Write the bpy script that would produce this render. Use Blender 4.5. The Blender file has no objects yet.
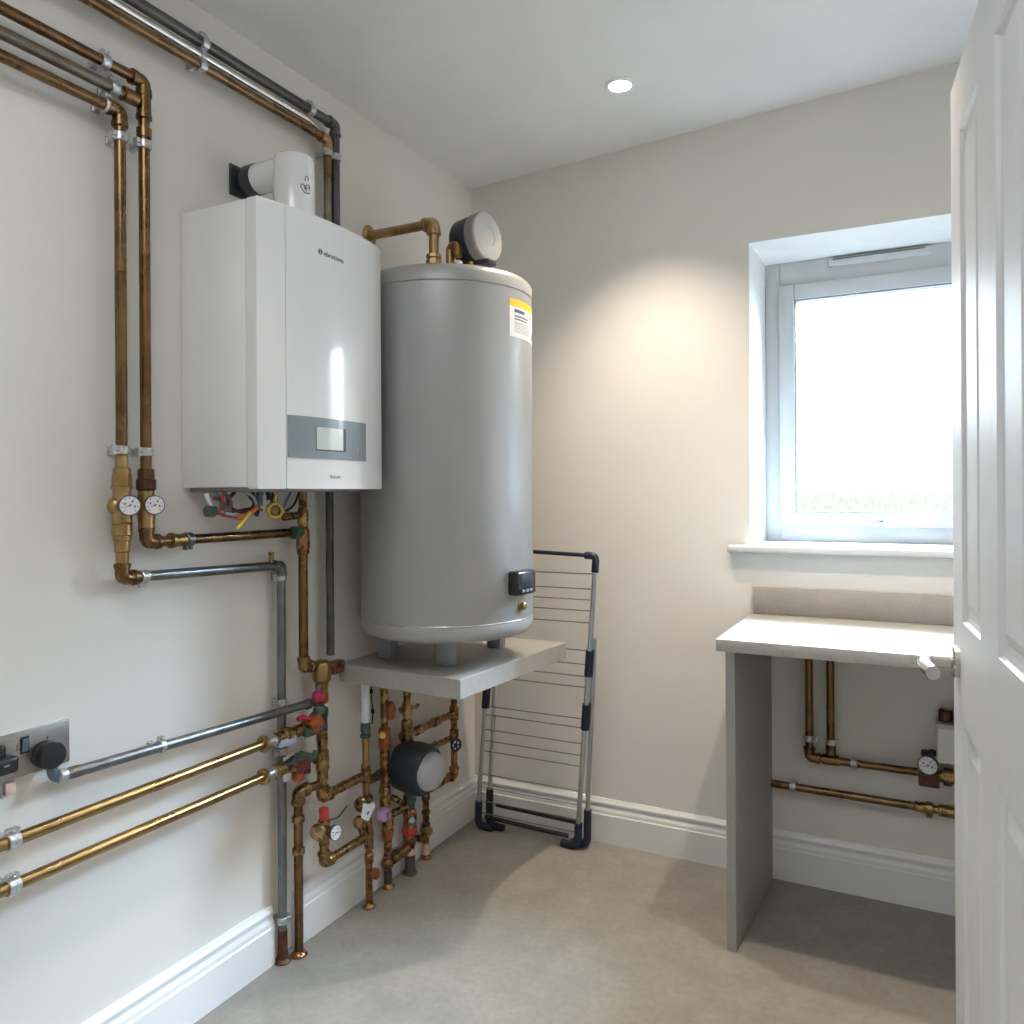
import bpy, bmesh, math, random
from math import sin, cos, pi, sqrt, atan2, radians
from mathutils import Vector, Matrix
random.seed(7)
S = bpy.context.scene
COL = S.collection
V = Vector

# ------------------------------------------------------------------ camera geometry (used to measure the place)
F, YAW, PY0, ROLL = 795.64, .47621, 493.04, -.006
CAM = V((1.5321, -2.6451, 1.2302))
RIGHT = V((cos(YAW)*cos(ROLL), sin(YAW)*cos(ROLL), sin(ROLL)))
FWD = V((-sin(YAW), cos(YAW), 0))
UP = V((-cos(YAW)*sin(ROLL), -sin(YAW)*sin(ROLL), cos(ROLL)))

def ray(px, py):
    return RIGHT*((px-512)/F) + FWD + UP*((PY0-py)/F)
def L(px, py, x=.04):
    d = ray(px, py); t = (x-CAM.x)/d.x; return CAM+d*t
def B(px, py, y=-.04):
    d = ray(px, py); t = (y-CAM.y)/d.y; return CAM+d*t
def Z(px, py, z=0.):
    d = ray(px, py); t = (z-CAM.z)/d.z; return CAM+d*t
def hit_plane(px, py, p0, n):
    d = ray(px, py); t = (p0-CAM).dot(n)/d.dot(n); return CAM+d*t
def hit_cyl(px, py, cx, cy, r):
    d = ray(px, py)
    ox, oy = CAM.x-cx, CAM.y-cy
    a = d.x*d.x+d.y*d.y; b = 2*(ox*d.x+oy*d.y); c = ox*ox+oy*oy-r*r
    q = b*b-4*a*c
    t = (-b-sqrt(max(q, 0)))/(2*a)
    return CAM+d*t

# ------------------------------------------------------------------ materials
def mat(name, col, rough=.5, metal=0., col2=None, nscale=20., bump=0., bscale=None, detail=4., rvar=0., coat=0., spec=.5,
        emis=None, estr=0., stretch=None, ramp=(.35, .65), rock=None):
    m = bpy.data.materials.new(name); m.use_nodes = True
    nt = m.node_tree; N = nt.nodes; K = nt.links
    bs = N['Principled BSDF']
    bs.inputs['Roughness'].default_value = rough
    bs.inputs['Metallic'].default_value = metal
    bs.inputs['Specular IOR Level'].default_value = spec
    bs.inputs['Coat Weight'].default_value = coat
    bs.inputs['Coat Roughness'].default_value = .06
    tc = N.new('ShaderNodeTexCoord'); mp = N.new('ShaderNodeMapping')
    K.new(tc.outputs['Object'], mp.inputs['Vector'])
    if stretch: mp.inputs['Scale'].default_value = stretch
    nz = N.new('ShaderNodeTexNoise'); nz.inputs['Scale'].default_value = nscale; nz.inputs['Detail'].default_value = detail
    K.new(mp.outputs['Vector'], nz.inputs['Vector'])
    rp = N.new('ShaderNodeValToRGB')
    c2 = col2 or tuple(c*.95 for c in col)
    rp.color_ramp.elements[0].position = ramp[0]; rp.color_ramp.elements[0].color = (*c2, 1)
    rp.color_ramp.elements[1].position = ramp[1]; rp.color_ramp.elements[1].color = (*col, 1)
    K.new(nz.outputs['Fac'], rp.inputs['Fac'])
    K.new(rp.outputs['Color'], bs.inputs['Base Color'])
    if rvar:
        mr = N.new('ShaderNodeMapRange'); mr.inputs['To Min'].default_value = max(rough-rvar, .03); mr.inputs['To Max'].default_value = rough+rvar
        K.new(nz.outputs['Fac'], mr.inputs['Value']); K.new(mr.outputs['Result'], bs.inputs['Roughness'])
    if bump:
        n2 = N.new('ShaderNodeTexNoise'); n2.inputs['Scale'].default_value = bscale or nscale; n2.inputs['Detail'].default_value = 5
        K.new(mp.outputs['Vector'], n2.inputs['Vector'])
        bp = N.new('ShaderNodeBump'); bp.inputs['Strength'].default_value = bump; bp.inputs['Distance'].default_value = .002
        K.new(n2.outputs['Fac'], bp.inputs['Height']); K.new(bp.outputs['Normal'], bs.inputs['Normal'])
    if emis:
        bs.inputs['Emission Color'].default_value = (*emis, 1); bs.inputs['Emission Strength'].default_value = estr
    return m

def speckle(name, base, dark, light, rough=.45, scale=330., bump=.02):
    m = mat(name, base, rough, col2=tuple(c*.9 for c in base), nscale=14, bump=bump, bscale=300)
    nt = m.node_tree; N = nt.nodes; K = nt.links; bs = N['Principled BSDF']
    src = bs.inputs['Base Color'].links[0].from_socket
    tc = N.new('ShaderNodeTexCoord')
    n1 = N.new('ShaderNodeTexNoise'); n1.inputs['Scale'].default_value = scale; n1.inputs['Detail'].default_value = 2
    K.new(tc.outputs['Object'], n1.inputs['Vector'])
    r1 = N.new('ShaderNodeValToRGB')
    e = r1.color_ramp.elements; e[0].position = .30; e[0].color = (1, 1, 1, 1); e[1].position = .46; e[1].color = (0, 0, 0, 1)
    r2 = N.new('ShaderNodeValToRGB')
    e = r2.color_ramp.elements; e[0].position = .55; e[0].color = (0, 0, 0, 1); e[1].position = .7; e[1].color = (1, 1, 1, 1)
    K.new(n1.outputs['Fac'], r1.inputs['Fac']); K.new(n1.outputs['Fac'], r2.inputs['Fac'])
    a = N.new('ShaderNodeMixRGB'); a.inputs['Color2'].default_value = (*dark, 1)
    b = N.new('ShaderNodeMixRGB'); b.inputs['Color2'].default_value = (*light, 1)
    K.new(src, a.inputs['Color1']); K.new(r1.outputs['Color'], a.inputs['Fac'])
    K.new(a.outputs['Color'], b.inputs['Color1']); K.new(r2.outputs['Color'], b.inputs['Fac'])
    K.new(b.outputs['Color'], bs.inputs['Base Color'])
    return m

M = {}
M['wall'] = mat('wall_paint', (.775, .745, .705), .75, col2=(.76, .73, .69), nscale=3, bump=.06, bscale=180, spec=.25)
M['ceiling'] = mat('ceiling_paint', (.80, .795, .785), .8, nscale=3, bump=.04, bscale=150, spec=.2)
M['gloss'] = mat('white_gloss_paint', (.83, .83, .83), .32, col2=(.82, .82, .82), nscale=6, bump=.02, bscale=60)
M['upvc'] = mat('white_upvc', (.55, .555, .56), .34, nscale=8)
M['reveal'] = mat('white_reveal', (.78, .775, .76), .6, nscale=8)
M['door'] = mat('door_paint', (.78, .78, .79), .46, col2=(.75, .75, .765), nscale=8, stretch=(30, 30, 1), bump=.12, bscale=14)
M['boiler'] = mat('boiler_white', (.83, .83, .835), .16, col2=(.825, .825, .83), nscale=5, coat=.5)
M['boiler_side'] = mat('boiler_side_white', (.86, .86, .865), .3, col2=(.85, .85, .855), nscale=5)
M['seam'] = mat('seam_dark', (.12, .12, .125), .6)
M['panel_grey'] = mat('display_fascia', (.20, .245, .28), .3, col2=(.19, .235, .27), coat=.3)
M['lcd'] = mat('lcd', (.62, .66, .64), .2, col2=(.58, .62, .60), nscale=30, coat=.4)
M['ink'] = mat('print_ink', (.10, .10, .11), .5)
M['ink_soft'] = mat('print_ink_grey', (.30, .31, .33), .5)
M['ink_blue'] = mat('print_ink_blue', (.08, .10, .28), .5)
M['tank'] = mat('tank_enamel', (.415, .418, .42), .36, metal=.38, col2=(.405, .408, .41), nscale=2, bump=.01, bscale=90)
M['tank_lid'] = mat('tank_lid_enamel', (.43, .425, .415), .38, metal=.3, nscale=2)
M['tank_foot'] = mat('tank_foot_metal', (.36, .385, .42), .45, metal=.3)
M['chrome_line'] = mat('chrome_line', (.75, .76, .77), .2, metal=.9)
M['copper'] = mat('aged_copper', (.25, .15, .073), .28, metal=.95, col2=(.135, .078, .038), nscale=18, rvar=.08, bump=.03, bscale=60, detail=2., ramp=(.25, .75))
M['copper_bright'] = mat('bright_copper', (.38, .25, .112), .28, metal=1., col2=(.28, .18, .08), nscale=9, rvar=.05, detail=1., ramp=(.2, .8))
M['brass'] = mat('brass_fitting', (.44, .31, .145), .32, metal=.95, col2=(.36, .22, .09), nscale=35, rvar=.12, bump=.08, bscale=90)
M['brass_dark'] = mat('dull_brass', (.42, .275, .115), .28, metal=.95, col2=(.17, .10, .05), nscale=60, rvar=.15, bump=.15, bscale=90)
M['copper_red'] = mat('tarnished_copper', (.42, .215, .10), .28, metal=.95, col2=(.15, .07, .04), nscale=70, rvar=.15, bump=.15, bscale=90)
M['rust'] = mat('rusty_copper', (.16, .07, .035), .5, metal=.5, col2=(.06, .03, .02), nscale=60, bump=.3)
M['steel'] = mat('grey_steel_pipe', (.225, .237, .25), .34, metal=.85, col2=(.155, .163, .172), nscale=25, rvar=.08)
M['steel_dark'] = mat('dark_steel_pipe', (.125, .125, .125), .42, metal=.6, col2=(.085, .082, .078), nscale=25, rvar=.08)
M['steel_brown'] = mat('brown_grey_pipe', (.235, .205, .165), .38, metal=.8, col2=(.16, .13, .095), nscale=25, rvar=.08)
M['silver'] = mat('silver_pipe', (.80, .78, .74), .2, metal=.9, nscale=25)
M['galv'] = mat('galvanised_clip', (.66, .67, .68), .32, metal=.75, col2=(.42, .43, .44), nscale=140, bump=.2, bscale=160)
M['black'] = mat('black_plastic', (.018, .018, .02), .42, nscale=30)
M['black_gloss'] = mat('black_gloss_plastic', (.015, .017, .02), .2, nscale=30)
M['charcoal'] = mat('charcoal_plastic', (.034, .042, .055), .45, col2=(.027, .034, .046), nscale=30)
M['navy'] = mat('navy_plastic', (.014, .02, .045), .4, nscale=30)
M['grey_face'] = mat('pale_grey_plastic', (.50, .49, .475), .42, nscale=10)
M['grey_mid'] = mat('mid_grey_plastic', (.26, .255, .25), .45, nscale=10)
M['lilac_grey'] = mat('pale_grey_cap', (.48, .48, .52), .4, nscale=10)
M['red'] = mat('red_plastic', (.55, .05, .045), .4, nscale=40)
M['crimson'] = mat('crimson_knob', (.38, .025, .07), .28, nscale=40)
M['orange'] = mat('orange_fitting', (.45, .125, .035), .4, metal=.3, col2=(.24, .065, .025), nscale=60)
M['yellow'] = mat('yellow_cap', (.75, .58, .12), .45, col2=(.6, .44, .07), nscale=60)
M['lilac'] = mat('lilac_cap', (.62, .42, .70), .4, col2=(.5, .3, .55), nscale=60)
M['pink'] = mat('pink_plastic', (.80, .45, .42), .4, col2=(.85, .65, .6), nscale=90)
M['green'] = mat('dark_green_plastic', (.05, .10, .07), .45, nscale=40)
M['paper'] = mat('white_paper', (.78, .79, .81), .6, nscale=20)
M['white_plastic'] = mat('white_plastic', (.80, .80, .79), .35, nscale=20)
M['dial'] = mat('dial_white', (.82, .82, .84), .3, nscale=20)
M['dial_rim'] = mat('dial_rim', (.10, .10, .12), .35, metal=.3)
M['tape_yellow'] = mat('label_yellow', (.85, .55, .04), .5, nscale=30)
M['cyan'] = mat('cyan_sticker', (.12, .42, .48), .4, col2=(.5, .7, .7), nscale=120)
M['blue_grey'] = mat('blue_grey_rubber', (.12, .17, .22), .5, nscale=20)
M['worktop'] = speckle('grey_speckled_laminate', (.42, .40, .37), (.33, .315, .29), (.49, .475, .45), .42)
M['upstand'] = speckle('taupe_laminate', (.36, .325, .295), (.26, .235, .21), (.44, .41, .38), .5)
M['legpanel'] = speckle('grey_panel_laminate', (.34, .33, .31), (.24, .235, .22), (.44, .43, .41), .5)
M['satin'] = mat('satin_nickel', (.62, .59, .55), .26, metal=1., nscale=30)
M['socket'] = mat('brushed_steel_plate', (.42, .40, .38), .38, metal=.85, col2=(.34, .325, .31), nscale=40, stretch=(1, 1, 14))
M['alu'] = mat('aluminium_tube', (.62, .65, .69), .28, metal=.9, nscale=20)
M['wire'] = mat('grey_wire', (.24, .235, .225), .4, metal=.5, nscale=20)
M['wire_red'] = mat('wire_red', (.5, .05, .04), .4); M['wire_blue'] = mat('wire_blue', (.12, .20, .38), .4)
M['wire_brown'] = mat('wire_brown', (.13, .06, .05), .4); M['wire_orange'] = mat('wire_orange', (.75, .2, .04), .4)
M['wire_yellow'] = mat('wire_yellow', (.75, .6, .08), .4); M['wire_grey'] = mat('wire_grey', (.45, .46, .5), .4)
M['lens'] = mat('lamp_lens', (1, .95, .88), .4, emis=(1., .93, .82), estr=18)

def floor_mat():
    m = mat('vinyl_floor', (.325, .303, .27), .5, col2=(.265, .247, .222), nscale=9, detail=8, bump=.05, bscale=120, spec=.35, ramp=(.3, .7))
    nt = m.node_tree; N = nt.nodes; K = nt.links; bs = N['Principled BSDF']
    src = bs.inputs['Base Color'].links[0].from_socket
    tc = N.new('ShaderNodeTexCoord'); n = N.new('ShaderNodeTexNoise'); n.inputs['Scale'].default_value = 55; n.inputs['Detail'].default_value = 6
    K.new(tc.outputs['Object'], n.inputs['Vector'])
    r = N.new('ShaderNodeValToRGB'); e = r.color_ramp.elements
    e[0].position = .3; e[0].color = (.91, .91, .91, 1); e[1].position = .7; e[1].color = (1.06, 1.06, 1.06, 1)
    K.new(n.outputs['Fac'], r.inputs['Fac'])
    x = N.new('ShaderNodeMixRGB'); x.blend_type = 'MULTIPLY'; x.inputs['Fac'].default_value = 1
    K.new(src, x.inputs['Color1']); K.new(r.outputs['Color'], x.inputs['Color2']); K.new(x.outputs['Color'], bs.inputs['Base Color'])
    return m
M['floor'] = floor_mat()

def pane_mat():
    m = bpy.data.materials.new('obscure_glass'); m.use_nodes = True
    nt = m.node_tree; N = nt.nodes; K = nt.links; N.clear()
    out = N.new('ShaderNodeOutputMaterial')
    tr = N.new('ShaderNodeBsdfTransparent'); tl = N.new('ShaderNodeBsdfTranslucent'); gl = N.new('ShaderNodeBsdfGlossy')
    tl.inputs['Color'].default_value = (.95, .96, .95, 1); gl.inputs['Roughness'].default_value = .12
    tc = N.new('ShaderNodeTexCoord'); mp = N.new('ShaderNodeMapping'); mp.inputs['Scale'].default_value = (1, 1, .35)
    n = N.new('ShaderNodeTexNoise'); n.inputs['Scale'].default_value = 110; n.inputs['Detail'].default_value = 3
    K.new(tc.outputs['Object'], mp.inputs['Vector']); K.new(mp.outputs['Vector'], n.inputs['Vector'])
    r = N.new('ShaderNodeValToRGB'); e = r.color_ramp.elements
    e[0].position = .35; e[0].color = (.84, .84, .82, 1); e[1].position = .62; e[1].color = (.96, .96, .95, 1)
    K.new(n.outputs['Fac'], r.inputs['Fac']); K.new(r.outputs['Color'], tr.inputs['Color'])
    bp = N.new('ShaderNodeBump'); bp.inputs['Strength'].default_value = .5; K.new(n.outputs['Fac'], bp.inputs['Height'])
    K.new(bp.outputs['Normal'], tl.inputs['Normal']); K.new(bp.outputs['Normal'], gl.inputs['Normal'])
    a = N.new('ShaderNodeMixShader'); a.inputs['Fac'].default_value = .006
    K.new(tr.outputs[0], a.inputs[1]); K.new(tl.outputs[0], a.inputs[2])
    b = N.new('ShaderNodeMixShader'); b.inputs['Fac'].default_value = .04
    K.new(a.outputs[0], b.inputs[1]); K.new(gl.outputs[0], b.inputs[2]); K.new(b.outputs[0], out.inputs['Surface'])
    return m
M['pane'] = pane_mat()

# ------------------------------------------------------------------ mesh builder
def frame(d):
    d = d.normalized()
    a = V((0, 0, 1)) if abs(d.z) < .9 else V((1, 0, 0))
    u = a.cross(d).normalized(); w = d.cross(u).normalized()
    return u, w

def fillet(pts, rad, n=6):
    pts = [V(p) for p in pts]
    if len(pts) < 3: return pts
    out = [pts[0]]
    for i in range(1, len(pts)-1):
        a, b, c = pts[i-1], pts[i], pts[i+1]
        d0 = (a-b); d1 = (c-b); rr = min(rad, d0.length*.49, d1.length*.49)
        d0.normalize(); d1.normalize()
        p0 = b+d0*rr; p1 = b+d1*rr
        for k in range(n+1):
            t = k/n
            out.append(p0*(1-t)**2 + b*2*t*(1-t) + p1*t*t)
    out.append(pts[-1])
    return out

class MB:
    def __init__(s): s.bm = bmesh.new()
    def quad(s, vs):
        return s.bm.faces.new([s.bm.verts.new(V(v)) for v in vs])
    def box(s, lo, hi, bev=0., rot=None, seg=2):
        lo, hi = V(lo), V(hi); c = (lo+hi)/2; h = (hi-lo)/2
        t = bmesh.new(); bmesh.ops.create_cube(t, size=2.)
        for v in t.verts: v.co = V((v.co.x*h.x, v.co.y*h.y, v.co.z*h.z))
        if bev: bmesh.ops.bevel(t, geom=t.edges[:], offset=bev, segments=seg, affect='EDGES', profile=.5)
        for v in t.verts:
            p = v.co
            if rot is not None: p = rot @ p
            v.co = p+c
        s._merge(t); return s
    def _merge(s, t):
        mp = {v: s.bm.verts.new(v.co) for v in t.verts}
        for f in t.faces:
            try: s.bm.faces.new([mp[v] for v in f.verts])
            except ValueError: pass
        t.free()
    def rev(s, p, axis, prof, seg=24, cap=True):
        p = V(p); axis = V(axis).normalized(); u, w = frame(axis)
        rings = []
        for t, r in prof:
            c = p+axis*t
            rings.append([s.bm.verts.new(c+(u*cos(2*pi*k/seg)+w*sin(2*pi*k/seg))*max(r, 1e-5)) for k in range(seg)])
        for a, b in zip(rings, rings[1:]):
            for k in range(seg):
                s.bm.faces.new([a[k], a[(k+1) % seg], b[(k+1) % seg], b[k]])
        if cap:
            s.bm.faces.new(list(reversed(rings[0]))); s.bm.faces.new(rings[-1])
        return s
    def cyl(s, a, b, r, r2=None, seg=20):
        a, b = V(a), V(b); d = b-a
        return s.rev(a, d, [(0, r), (d.length, r if r2 is None else r2)], seg)
    def ccyl(s, a, b, r, ch=.0015, seg=20):
        a, b = V(a), V(b); d = b-a; l = d.length; ch = min(ch, l*.4)
        return s.rev(a, d, [(0, r-ch), (ch, r), (l-ch, r), (l, r-ch)], seg)
    def tube(s, pts, r, seg=12, cap=True, rf=None):
        pts = [V(p) for p in pts]
        n = len(pts); prev = None; rings = []
        for i, p in enumerate(pts):
            d = (pts[min(i+1, n-1)]-pts[max(i-1, 0)]).normalized()
            if prev is None: u, w = frame(d)
            else:
                u = prev-d*prev.dot(d)
                if u.length < 1e-6: u, _ = frame(d)
                u.normalize(); w = d.cross(u)
            prev = u
            rr = rf(i/(n-1)) if rf else r
            rings.append([s.bm.verts.new(p+(u*cos(2*pi*k/seg)+w*sin(2*pi*k/seg))*rr) for k in range(seg)])
        for a, b in zip(rings, rings[1:]):
            for k in range(seg): s.bm.faces.new([a[k], a[(k+1) % seg], b[(k+1) % seg], b[k]])
        if cap:
            s.bm.faces.new(list(reversed(rings[0]))); s.bm.faces.new(rings[-1])
        return s
    def sphere(s, c, r, sc=(1, 1, 1), seg=20):
        t = bmesh.new(); bmesh.ops.create_uvsphere(t, u_segments=seg, v_segments=seg//2, radius=r)
        for v in t.verts: v.co = V((v.co.x*sc[0], v.co.y*sc[1], v.co.z*sc[2]))+V(c)
        s._merge(t); return s
    def torus(s, c, axis, R, r, seg=32, sg=10):
        c = V(c); u, w = frame(V(axis))
        pts = [c+(u*cos(2*pi*k/seg)+w*sin(2*pi*k/seg))*R for k in range(seg)]
        ax = V(axis).normalized(); rings = []
        for p in pts:
            o = (p-c).normalized()
            rings.append([s.bm.verts.new(p+(o*cos(2*pi*j/sg)+ax*sin(2*pi*j/sg))*r) for j in range(sg)])
        for i in range(seg):
            a, b = rings[i], rings[(i+1) % seg]
            for j in range(sg): s.bm.faces.new([a[j], b[j], b[(j+1) % sg], a[(j+1) % sg]])
        return s
    def prism(s, poly, ext):
        ext = V(ext); a = [s.bm.verts.new(V(p)) for p in poly]; b = [s.bm.verts.new(V(p)+ext) for p in poly]
        n = len(a)
        s.bm.faces.new(list(reversed(a))); s.bm.faces.new(b)
        for i in range(n): s.bm.faces.new([a[i], a[(i+1) % n], b[(i+1) % n], b[i]])
        return s
    def sheet(s, f, us, vs):
        g = [[s.bm.verts.new(V(f(u, v))) for u in us] for v in vs]
        for i in range(len(vs)-1):
            for j in range(len(us)-1):
                s.bm.faces.new([g[i][j], g[i][j+1], g[i+1][j+1], g[i+1][j]])
        return s
    def mesh(s, name, m, org=V((0, 0, 0)), angle=32, smooth=True):
        bm = s.bm
        bmesh.ops.recalc_face_normals(bm, faces=bm.faces[:])
        for v in bm.verts: v.co -= org
        if smooth:
            lim = radians(angle)
            for f in bm.faces: f.smooth = True
            for e in bm.edges:
                if len(e.link_faces) == 2: e.smooth = e.calc_face_angle(0) < lim
        me = bpy.data.meshes.new(name); bm.to_mesh(me); bm.free()
        me.materials.append(m); return me

def tagp(o, label=None, cat=None, group=None, kind=None):
    for k, v in (('label', label), ('category', cat), ('group', group), ('kind', kind)):
        if v: o[k] = v
    return o

class Thing:
    def __init__(s, name, label, cat, loc, group=None, kind=None):
        s.loc = V(loc)
        s.o = bpy.data.objects.new(name, None); COL.objects.link(s.o); s.o.location = s.loc; s.o.empty_display_size = .05
        tagp(s.o, label, cat, group, kind)
    def part(s, name, mb, m, parent=None, label=None, angle=32):
        me = mb.mesh(name, M[m] if isinstance(m, str) else m, s.loc, angle)
        o = bpy.data.objects.new(name, me); COL.objects.link(o); o.parent = parent or s.o
        if label: o['label'] = label
        return o

def single(name, mb, m, label=None, cat=None, group=None, kind=None, loc=None, angle=32):
    bm = mb.bm
    if loc is None:
        xs = [v.co for v in bm.verts]
        loc = V(((min(c.x for c in xs)+max(c.x for c in xs))/2, (min(c.y for c in xs)+max(c.y for c in xs))/2, min(c.z for c in xs)))
    me = mb.mesh(name, M[m], V(loc), angle)
    o = bpy.data.objects.new(name, me); COL.objects.link(o); o.location = V(loc)
    return tagp(o, label, cat, group, kind)

def text_part(T, name, txt, size, pos, xdir, ydir, m, parent=None, align='CENTER', conform=None):
    cu = bpy.data.curves.new(name, 'FONT'); cu.body = txt; cu.size = size; cu.align_x = align; cu.align_y = 'CENTER'; cu.extrude = 0.0002
    cu.resolution_u = 3
    ob = bpy.data.objects.new(name+'_tmp', cu); COL.objects.link(ob)
    bpy.context.view_layer.update()
    me = bpy.data.meshes.new_from_object(ob.evaluated_get(bpy.context.evaluated_depsgraph_get()))
    bpy.data.objects.remove(ob)
    xd, yd = V(xdir).normalized(), V(ydir).normalized(); nd = xd.cross(yd)
    for v in me.vertices:
        p = V(pos)+xd*v.co.x+yd*v.co.y+nd*v.co.z
        if conform: p = conform(p)
        v.co = p-T.loc
    me.materials.clear(); me.materials.append(M[m]); me.name = name
    o = bpy.data.objects.new(name, me); COL.objects.link(o); o.parent = parent or T.o
    return o

# ------------------------------------------------------------------ pipe helpers
def run(T, pts, r, m, em=None, bend=.028, er=None, collar=True, name='pipe'):
    """straight tubes between corner fittings, every straight piece and every elbow its own part"""
    pts = [V(p) for p in pts]; er = er or r*1.25; em = em or m
    n = len(pts)
    for i in range(n-1):
        a, b = pts[i], pts[i+1]; d = (b-a).normalized(); l = (b-a).length
        a2 = a+d*(min(bend, l*.45) if i > 0 else 0); b2 = b-d*(min(bend, l*.45) if i < n-2 else 0)
        T.part(name, MB().cyl(a2, b2, r, seg=20), m)
    for i in range(1, n-1):
        a, b, c = pts[i-1], pts[i], pts[i+1]
        d0 = (a-b).normalized(); d1 = (c-b).normalized()
        mb = MB()
        bb = bend
        mb.tube(fillet([b+d0*bb, b, b+d1*bb], bb*.85, 8), er, 20)
        if collar:
            for d in (d0, d1):
                mb.ccyl(b+d*(bb-.004), b+d*(bb+.006), er*1.14, .001)
        T.part('elbow', mb, em)

def clip(T, p, axis, r, wall='x', m='galv', side=1, w=.018, name='pipe_clip'):
    p = V(p); axis = V(axis).normalized()
    mb = MB(); ro = r+.0028
    mb.rev(p-axis*w/2, axis, [(0, r+.0003), (0, ro), (.0015, ro+.0012), (w-.0015, ro+.0012), (w, ro), (w, r+.0003)], 24, cap=False)
    nrm = V((1, 0, 0)) if wall == 'x' else V((0, -1, 0))
    base = V((.0, p.y, p.z)) if wall == 'x' else V((p.x, -.0, p.z))
    other = axis.cross(nrm).normalized()*side
    # stem to the wall and a screw tab beside the band
    def bar(c0, c1, a, b):
        d = (c1-c0); u = axis*a; v = d.normalized().cross(axis).normalized()*b
        mb.prism([c0+u+v, c0-u+v, c0-u-v, c0+u-v], d)
    bar(base+nrm*.001, p-nrm*r*.8, w*.30, .004)
    q = p+other*(ro+.0035)
    bar(q-nrm*.006, q+nrm*.006, w*.5, .0045)
    bar(base+nrm*.001, base+nrm*.004, w*.5, .006)
    mb.sphere(q+nrm*.007, .0035, seg=10)
    return T.part(name, mb, m)

def vstack(T, name, x, y, prof, m, seg=24, parent=None, label=None):
    """turned fitting on a vertical axis from (z, radius) pairs"""
    z0 = prof[0][0]; s = 1 if prof[-1][0] > z0 else -1
    return T.part(name, MB().rev((x, y, z0), (0, 0, s), [(abs(z-z0), r) for z, r in prof], seg), m, parent, label)

def astack(T, name, p, axis, prof, m, seg=24, parent=None, label=None):
    return T.part(name, MB().rev(p, axis, prof, seg), m, parent, label)

def gauge(T, c, n, r, th=.016, ink='ink', stem=None):
    c = V(c); n = V(n).normalized()
    body = T.part('gauge', MB().rev(c-n*th, n, [(0, r*.8), (.003, r), (th-.001, r*1.06), (th+.0015, r*1.02), (th+.0015, r*.93)], 32), 'dial_rim')
    T.part('dial_face', MB().rev(c-n*.001, n, [(0, r*.93), (.0031, r*.93)], 32), 'dial', body)
    u, w = frame(n)   # w is up
    mb = MB()
    for k in range(9):
        a = radians(225-k*33.75); o = c+n*.0022
        d = u*cos(a)+w*sin(a); s = w*cos(a)-u*sin(a)
        p0 = o+d*r*.66; p1 = o+d*r*.84
        mb.prism([p0-s*r*.03, p1-s*r*.03, p1+s*r*.03, p0+s*r*.03], n*.0004)
    for k in (2, 5, 7):
        a = radians(225-k*33.75); d = u*cos(a)+w*sin(a); s = w*cos(a)-u*sin(a); o = c+n*.0022
        p0 = o+d*r*.40; p1 = o+d*r*.56
        mb.prism([p0-s*r*.10, p1-s*r*.10, p1+s*r*.10, p0+s*r*.10], n*.0004)
    T.part('scale_marks', mb, ink, body)
    a = radians(205); d = u*cos(a)+w*sin(a); s = w*cos(a)-u*sin(a); o = c+n*.0028
    mb = MB(); mb.prism([o-d*r*.2-s*r*.05, o+d*r*.7, o-d*r*.2+s*r*.05], n*.0005)
    mb.rev(o, n, [(0, r*.1), (.0012, r*.08)], 12)
    T.part('needle', mb, 'ink', body)
    return body

def floor_collar(T, x, y, r=.02, m='rust', name='floor_collar'):
    T.part(name, MB().rev((x, y, .0005), (0, 0, 1), [(0, r), (.003, r), (.006, r*.8), (.013, r*.62)], 24), m)

# ------------------------------------------------------------------ room shell
XR, YF = 1.85, -3.6
def cz(x): return 2.398+.045*x
T_ = .12
# window opening
WX0, WX1, WZ0, WZ1, WD = 1.033, 1.775, 1.056, 2.04, .30
single('floor', MB().box((-.15, YF-.15, -.1), (XR+.15, .45, 0)), 'floor', kind='structure', loc=(0, 0, 0))
mb = MB(); mb.prism([(-.15, YF-.15, cz(-.15)), (XR+.15, YF-.15, cz(XR+.15)), (XR+.15, YF-.15, 2.65), (-.15, YF-.15, 2.65)], (0, .6-YF, 0))
single('ceiling', mb, 'ceiling', kind='structure', loc=(0, 0, 2.4))
single('wall_left', MB().box((-T_, YF-.1, 0), (0, .4, 2.6)), 'wall', kind='structure', loc=(0, 0, 0))
mb = MB()
mb.box((0, 0, 0), (WX0, .36, 2.6)); mb.box((WX1, 0, 0), (XR+.1, .36, 2.6))
mb.box((WX0, 0, 0), (WX1, .36, WZ0-.02)); mb.box((WX0, 0, WZ1), (WX1, .36, 2.6))
single('wall_back', mb, 'wall', kind='structure', loc=(0, 0, 0))
mb = MB(); mb.box((XR, YF-.1, 0), (XR+.1, .0, 2.6)); mb.box((1.675, -1.80, 0), (XR, -1.66, 2.6))
single('wall_right', mb, 'wall', kind='structure', loc=(0, 0, 0))
single('wall_front', MB().box((0, YF-.1, 0), (XR, YF, 2.6)), 'wall', kind='structure', loc=(0, 0, 0))

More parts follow.
